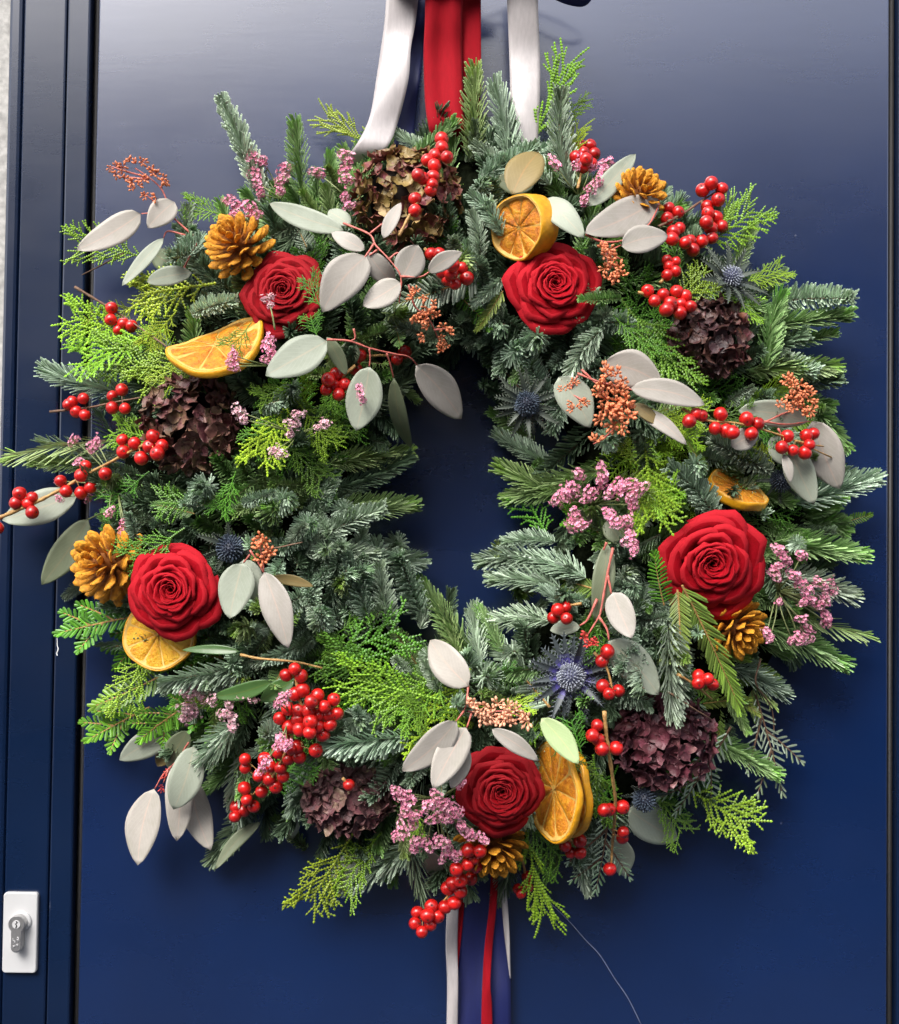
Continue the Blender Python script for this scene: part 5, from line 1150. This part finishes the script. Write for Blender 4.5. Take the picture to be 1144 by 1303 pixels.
euc('eucalyptus sprig with thick coral seed clusters right of the opening', [((711, 480), (751, 544), 40, 'leaf_sage', dict(shape=.8, da=.03, db=.03)), ((767, 464), (842, 490), 44, 'leaf_pale', dict(da=.03, db=.03, side=-.06)), ((803, 494), (897, 515), 30, 'leaf_pale', dict(da=.042, db=.046)), ((806, 519), (874, 566), 18, 'leaf_pale', dict(da=.03, db=.04)), ((806, 514), (838, 540), 16, 'leaf_tan', dict(da=.034, db=.036)), ((643, 534), (659, 576), 28, 'leaf_tan', dict(da=-.004, db=-.004))],
    [[(735, 475), (760, 485), (790, 492), (825, 502)], [(740, 470), (765, 495), (775, 515)], [(735, 478), (725, 495), (712, 500)], [(800, 515), (830, 535), (873, 562)], [(782, 545), (768, 558), (755, 565)]],
    [(770, 470), (775, 478), (785, 476), (793, 484), (764, 488), (772, 492), (784, 492), (790, 498), (762, 500), (772, 508), (780, 502), (768, 520), (778, 516), (788, 512), (798, 508), (766, 532), (776, 528), (786, 524), (798, 522), (780, 540), (790, 536), (800, 532), (792, 545), (758, 562), (785, 532), (774, 522), (794, 515)], 'bud', .044, bs=.86)
euc('thin red bud spray lying over the grey leaf right of the opening', [], [[(742, 510), (725, 500), (712, 495)], [(730, 505), (730, 520)]], [(714, 496), (722, 492), (730, 488), (728, 512), (738, 510), (744, 512), (728, 522), (735, 518)], 'bud', .046, bs=.5)
euc('broad pale leaves with coral buds at the right edge', [((940, 522), (1028, 536), 32, 'leaf_sage', dict(da=.02, db=.03)), ((1034, 536), (1068, 622), 46, 'leaf_pale', dict(shape=.85, da=.028, db=.04)), ((930, 568), (966, 548), 26, 'leaf_pale', dict(shape=.9, da=.03)), ((1004, 566), (1036, 641), 36, 'leaf_sage', dict(da=.02, db=.03)), ((997, 578), (1006, 614), 13, 'leaf_pale', dict(da=.036, db=.04)), ((982, 556), (1000, 592), 30, 'leaf_sage', dict(da=.012, db=.014))],
    [[(968, 540), (995, 527), (1015, 518), (1018, 495)], [(970, 536), (1000, 540), (1030, 536)], [(1015, 518), (1040, 525)], [(990, 545), (998, 560), (1004, 568)]],
    [(1002, 485), (1010, 480), (1008, 492), (1018, 490), (1012, 500), (1022, 498), (1030, 500), (1008, 508), (1018, 508), (1028, 508), (1034, 512), (1000, 518), (1010, 520), (1022, 518), (1032, 522), (992, 515), (1025, 528), (1014, 512)], 'bud', .040, bs=.72)
euc('sprig of grey green leaves on red stems above the violet thistle', [((773, 692), (757, 790), 26, 'leaf_olive', dict(da=.03, db=.028)), ((780, 754), (804, 812), 32, 'leaf_pale', dict(shape=.8, da=.04, db=.044)), ((774, 816), (838, 884), 42, 'leaf_sage', dict(shape=.85, da=.022, db=.02)), ((770, 664), (792, 694), 24, 'leaf_olive', dict(da=.01, db=.01)), ((738, 798), (700, 802), 18, 'leaf_sage', dict(da=.01, db=.01))],
    [[(780, 697), (772, 735), (765, 775), (762, 785), (748, 808)], [(773, 732), (776, 745), (778, 756)], [(762, 785), (772, 800), (775, 815)], [(760, 762), (748, 788), (738, 796)], [(772, 690), (768, 700)]],
    [(748, 806), (754, 812), (750, 820), (744, 812), (756, 820)], 'bud_red', .03, bs=.6, dz=.036, sr=1.8)
euc('single pinkish leaf on a red stem just below the central opening', [((596, 873), (547, 815), 40, 'leaf_pale', dict(shape=.85, da=.04, db=.04))], [[(596, 872), (594, 890), (590, 905), (580, 918)]], dz=.038)
euc('fan of three pinkish leaves above the bottom rose', [((581, 918), (512, 981), 36, 'leaf_pale', dict(shape=.85, da=.044, db=.044)), ((593, 926), (551, 1003), 36, 'leaf_pale', dict(shape=.8, da=.04, db=.052)), ((594, 950), (574, 1003), 22, 'leaf_pale', dict(da=.032, db=.04))], [[(590, 905), (582, 916)], [(600, 908), (594, 926)]], dz=.042)
euc('peach seed buds between the violet thistle and the bottom rose', [((626, 928), (685, 968), 20, 'leaf_pale', dict(da=.05, db=.056)), ((689, 914), (736, 972), 28, 'leaf_lime', dict(da=.034, db=.052))], [[(594, 905), (615, 908), (640, 905), (672, 915)], [(620, 908), (630, 922)]],
    [(598, 900), (604, 893), (612, 906), (618, 898), (626, 902), (624, 912), (633, 896), (636, 908), (642, 915), (646, 900), (650, 910), (656, 904), (662, 912), (668, 908), (632, 920), (648, 920), (618, 918), (672, 916), (612, 914)], 'bud_pale', .040, bs=.8)
euc('hanging bunch of long pale leaves at the lower left', [((217, 934), (152, 967), 34, 'leaf_sage', dict(da=.01, db=.014)), ((196, 1004), (175, 1101), 44, 'leaf_pale', dict(shape=.9, da=.02, db=.026)), ((226, 970), (225, 1070), 36, 'leaf_pale', dict(da=.02, db=.03, side=-.06)), ((247, 950), (221, 1030), 42, 'leaf_sage', dict(da=.026, db=.04)), ((243, 990), (268, 1082), 36, 'leaf_pale', dict(da=.01, db=.02)), ((224, 940), (200, 975), 28, 'leaf_tan', dict(da=.0, db=.004)), ((240, 930), (215, 980), 30, 'leaf_olive', dict(da=.008, db=.012))],
    [[(240, 945), (225, 968), (208, 985), (197, 1004)], [(214, 980), (208, 996)]], [(205, 1000), (210, 990), (214, 982), (206, 1004)], 'bud_red', .022, bs=.4, dz=.024)
euc('two sage leaves sticking out at the left edge behind berries', [((98, 630), (3, 662), 44, 'leaf_sage', dict(da=.012, db=.016)), ((112, 661), (53, 744), 38, 'leaf_olive', dict(da=.01, db=.016, side=-.07))], [[(130, 625), (100, 630)], [(135, 650), (112, 661)]], dz=.012, stem='green_stem')
euc('pale pointed leaves below the blue thistle near the left rose', [((309, 716), (292, 787), 42, 'leaf_sage', dict(shape=.85, da=.03, db=.04)), ((310, 712), (325, 764), 34, 'leaf_sage', dict(da=.022, db=.024)), ((336, 728), (367, 825), 36, 'leaf_pale', dict(da=.036, db=.044)), ((345, 735), (399, 746), 13, 'leaf_tan', dict(da=.026, db=.028))],
    [[(318, 700), (328, 715), (336, 730)], [(318, 706), (310, 716)], [(330, 690), (334, 712), (336, 728)]], [(326, 690), (332, 684), (338, 688), (330, 698), (340, 698), (336, 706), (344, 704), (334, 712)], 'bud', .036, bs=.78)
euc('long narrow olive leaf hanging below the lower left berries', [((331, 1046), (274, 1106), 17, 'leaf_olive', dict(da=.02, db=.03, side=.04)), ((380, 1038), (366, 1072), 20, 'leaf_sage', dict(da=-.01, db=-.008))], stem='green_stem')
euc('broad grey green leaf behind the bright cypress tips at the bottom', [((452, 1086), (422, 1140), 34, 'leaf_sage', dict(da=.008, db=.01, shape=.8)), ((540, 1080), (556, 1118), 26, 'leaf_sage', dict(da=.01, db=.01))], stem='green_stem')
euc('big sage leaves at the lower right behind the hanging berry twig', [((800, 1030), (862, 1068), 44, 'leaf_sage', dict(da=.004, db=.006, shape=.8)), ((784, 1062), (794, 1115), 34, 'leaf_sage', dict(da=.01, db=.012, shape=1.0))], [[(775, 1050), (784, 1064)]], dz=.006)
lf = thing('laurel_sprig', P(300, 880, .09), 'two broad dark green leaves above the crowded berry cluster', 'leaf sprig')
leaf_obj(lf, (345, 868), (272, 886), 20, 'leaf_green', .026, .03, 0, .05, .3); leaf_obj(lf, (374, 866), (331, 892), 22, 'leaf_green', .018, .02, 10, .05, .3)
leaf_obj(lf, (305, 829), (232, 827), 11, 'leaf_green', .022, .03, 20, .04, .3); twig_obj(lf, [[(306, 833), (330, 838), (375, 842), (410, 850)], [(375, 842), (372, 862)]], 2.0, 'tan_stem', .026)

# ------------------------------------------------------------------ statice
statice('pink statice sprig beside the tall fir tip at top left', [(322, 201, 13), (334, 205, 11), (324, 222, 11), (328, 232, 9), (332, 246, 8), (363, 217, 12), (358, 230, 10), (356, 243, 9)])
statice('pink statice just left of the burgundy hydrangea', [(442, 202, 13), (439, 216, 10), (441, 229, 10), (405, 221, 10), (439, 250, 8), (444, 262, 8)])
statice('pink statice lying on the upper left pine cone', [(290, 256, 10), (302, 262, 12), (316, 266, 12), (326, 275, 10), (298, 274, 9)], dz=.048)
statice('pink statice around the ball of berries at top right', [(707, 208, 10), (738, 202, 11), (750, 212, 10), (774, 207, 10), (768, 220, 11), (761, 230, 10), (752, 240, 10), (744, 254, 10), (732, 212, 9)], dz=.03)
statice('tiny pink sprig lying over the upper left rose', [(338, 380, 8), (345, 388, 7), (346, 377, 6)], [[(350, 420, 0), (346, 398, .004), (342, 384, 0)]], 'palepink', .056)
statice('pink statice lying on the tilted orange slice', [(342, 433, 10), (343, 444, 10), (350, 455, 9), (340, 458, 8), (297, 452, 9), (296, 466, 9), (292, 460, 6)], mat='pink', dz=.040)
statice('pale pink sprigs among the green cypress left of the centre', [(304, 524, 9), (311, 534, 8), (378, 528, 9), (374, 540, 10), (370, 552, 8), (348, 574, 9), (357, 578, 8), (414, 540, 8), (404, 544, 7)], mat='palepink', dz=.04)
statice('tiny pink blossoms on the leaf left of the central opening', [(459, 500, 8), (461, 510, 7), (456, 492, 5)], mat='pink', dz=.054)
statice('pink blossoms dotted along the left berry branch', [(95, 560, 9), (123, 563, 10), (117, 570, 8), (101, 588, 8), (75, 635, 8), (112, 634, 7), (139, 652, 9), (158, 664, 8), (157, 676, 8), (73, 612, 6)], dz=.026)
statice('large bunch of pink statice right of the central opening', [(709, 636, 12), (720, 630, 12), (730, 622, 12), (767, 602, 12), (766, 612, 10), (733, 655, 12), (727, 666, 13), (740, 668, 12), (752, 626, 11), (778, 624, 12), (790, 620, 12), (802, 618, 12), (813, 622, 12), (775, 656, 13), (785, 664, 12), (797, 662, 12), (806, 642, 11), (803, 632, 9), (803, 690, 11), (806, 700, 9), (737, 604, 10), (746, 636, 9), (801, 680, 9)], dz=.028)
statice('broad spray of pink statice at the right beside the largest rose', [(991, 698, 9), (996, 708, 10), (1000, 716, 9), (986, 728, 10), (990, 720, 8), (1020, 707, 9), (1010, 732, 11), (1018, 742, 11), (1027, 752, 11), (1042, 742, 11), (1056, 742, 11), (1060, 752, 10), (1032, 763, 11), (1022, 766, 9), (1044, 768, 11), (1050, 760, 11), (1050, 783, 10), (1052, 792, 9), (1020, 788, 10), (1028, 800, 10), (1016, 812, 11), (1027, 812, 9), (1008, 814, 8), (976, 806, 8), (980, 812, 7), (991, 766, 7)], dz=.03)
statice('pale pink statice at the lower left above hanging leaves', [(236, 882, 11), (246, 880, 12), (256, 886, 11), (240, 900, 12), (237, 911, 12), (247, 906, 10), (270, 892, 9), (292, 894, 10), (286, 908, 11), (294, 914, 10), (296, 926, 9), (320, 889, 8), (303, 888, 7)], mat='palepink', dz=.03)
statice('small pink blossoms scattered on the crowded berry cluster', [(360, 889, 8), (366, 884, 7), (354, 895, 7), (358, 942, 10), (366, 948, 9), (338, 970, 10), (332, 980, 9), (352, 950, 8)], mat='pink', dz=.05)
statice('long pink statice bunch at the bottom left of the bottom rose', [(503, 1006, 9), (511, 1012, 11), (520, 1018, 11), (516, 1030, 11), (526, 1038, 11), (524, 1048, 11), (512, 1058, 11), (504, 1064, 9), (531, 1070, 11), (543, 1074, 11), (528, 1080, 9), (546, 1024, 11), (556, 1014, 11), (566, 1022, 12), (576, 1030, 11), (554, 1042, 11), (568, 1040, 10), (583, 1034, 9), (560, 1070, 11), (570, 1080, 12), (580, 1088, 10), (592, 1058, 11), (588, 1050, 9), (600, 1062, 9), (564, 1090, 8), (584, 999, 7), (590, 994, 5), (616, 1067, 9)], dz=.036)
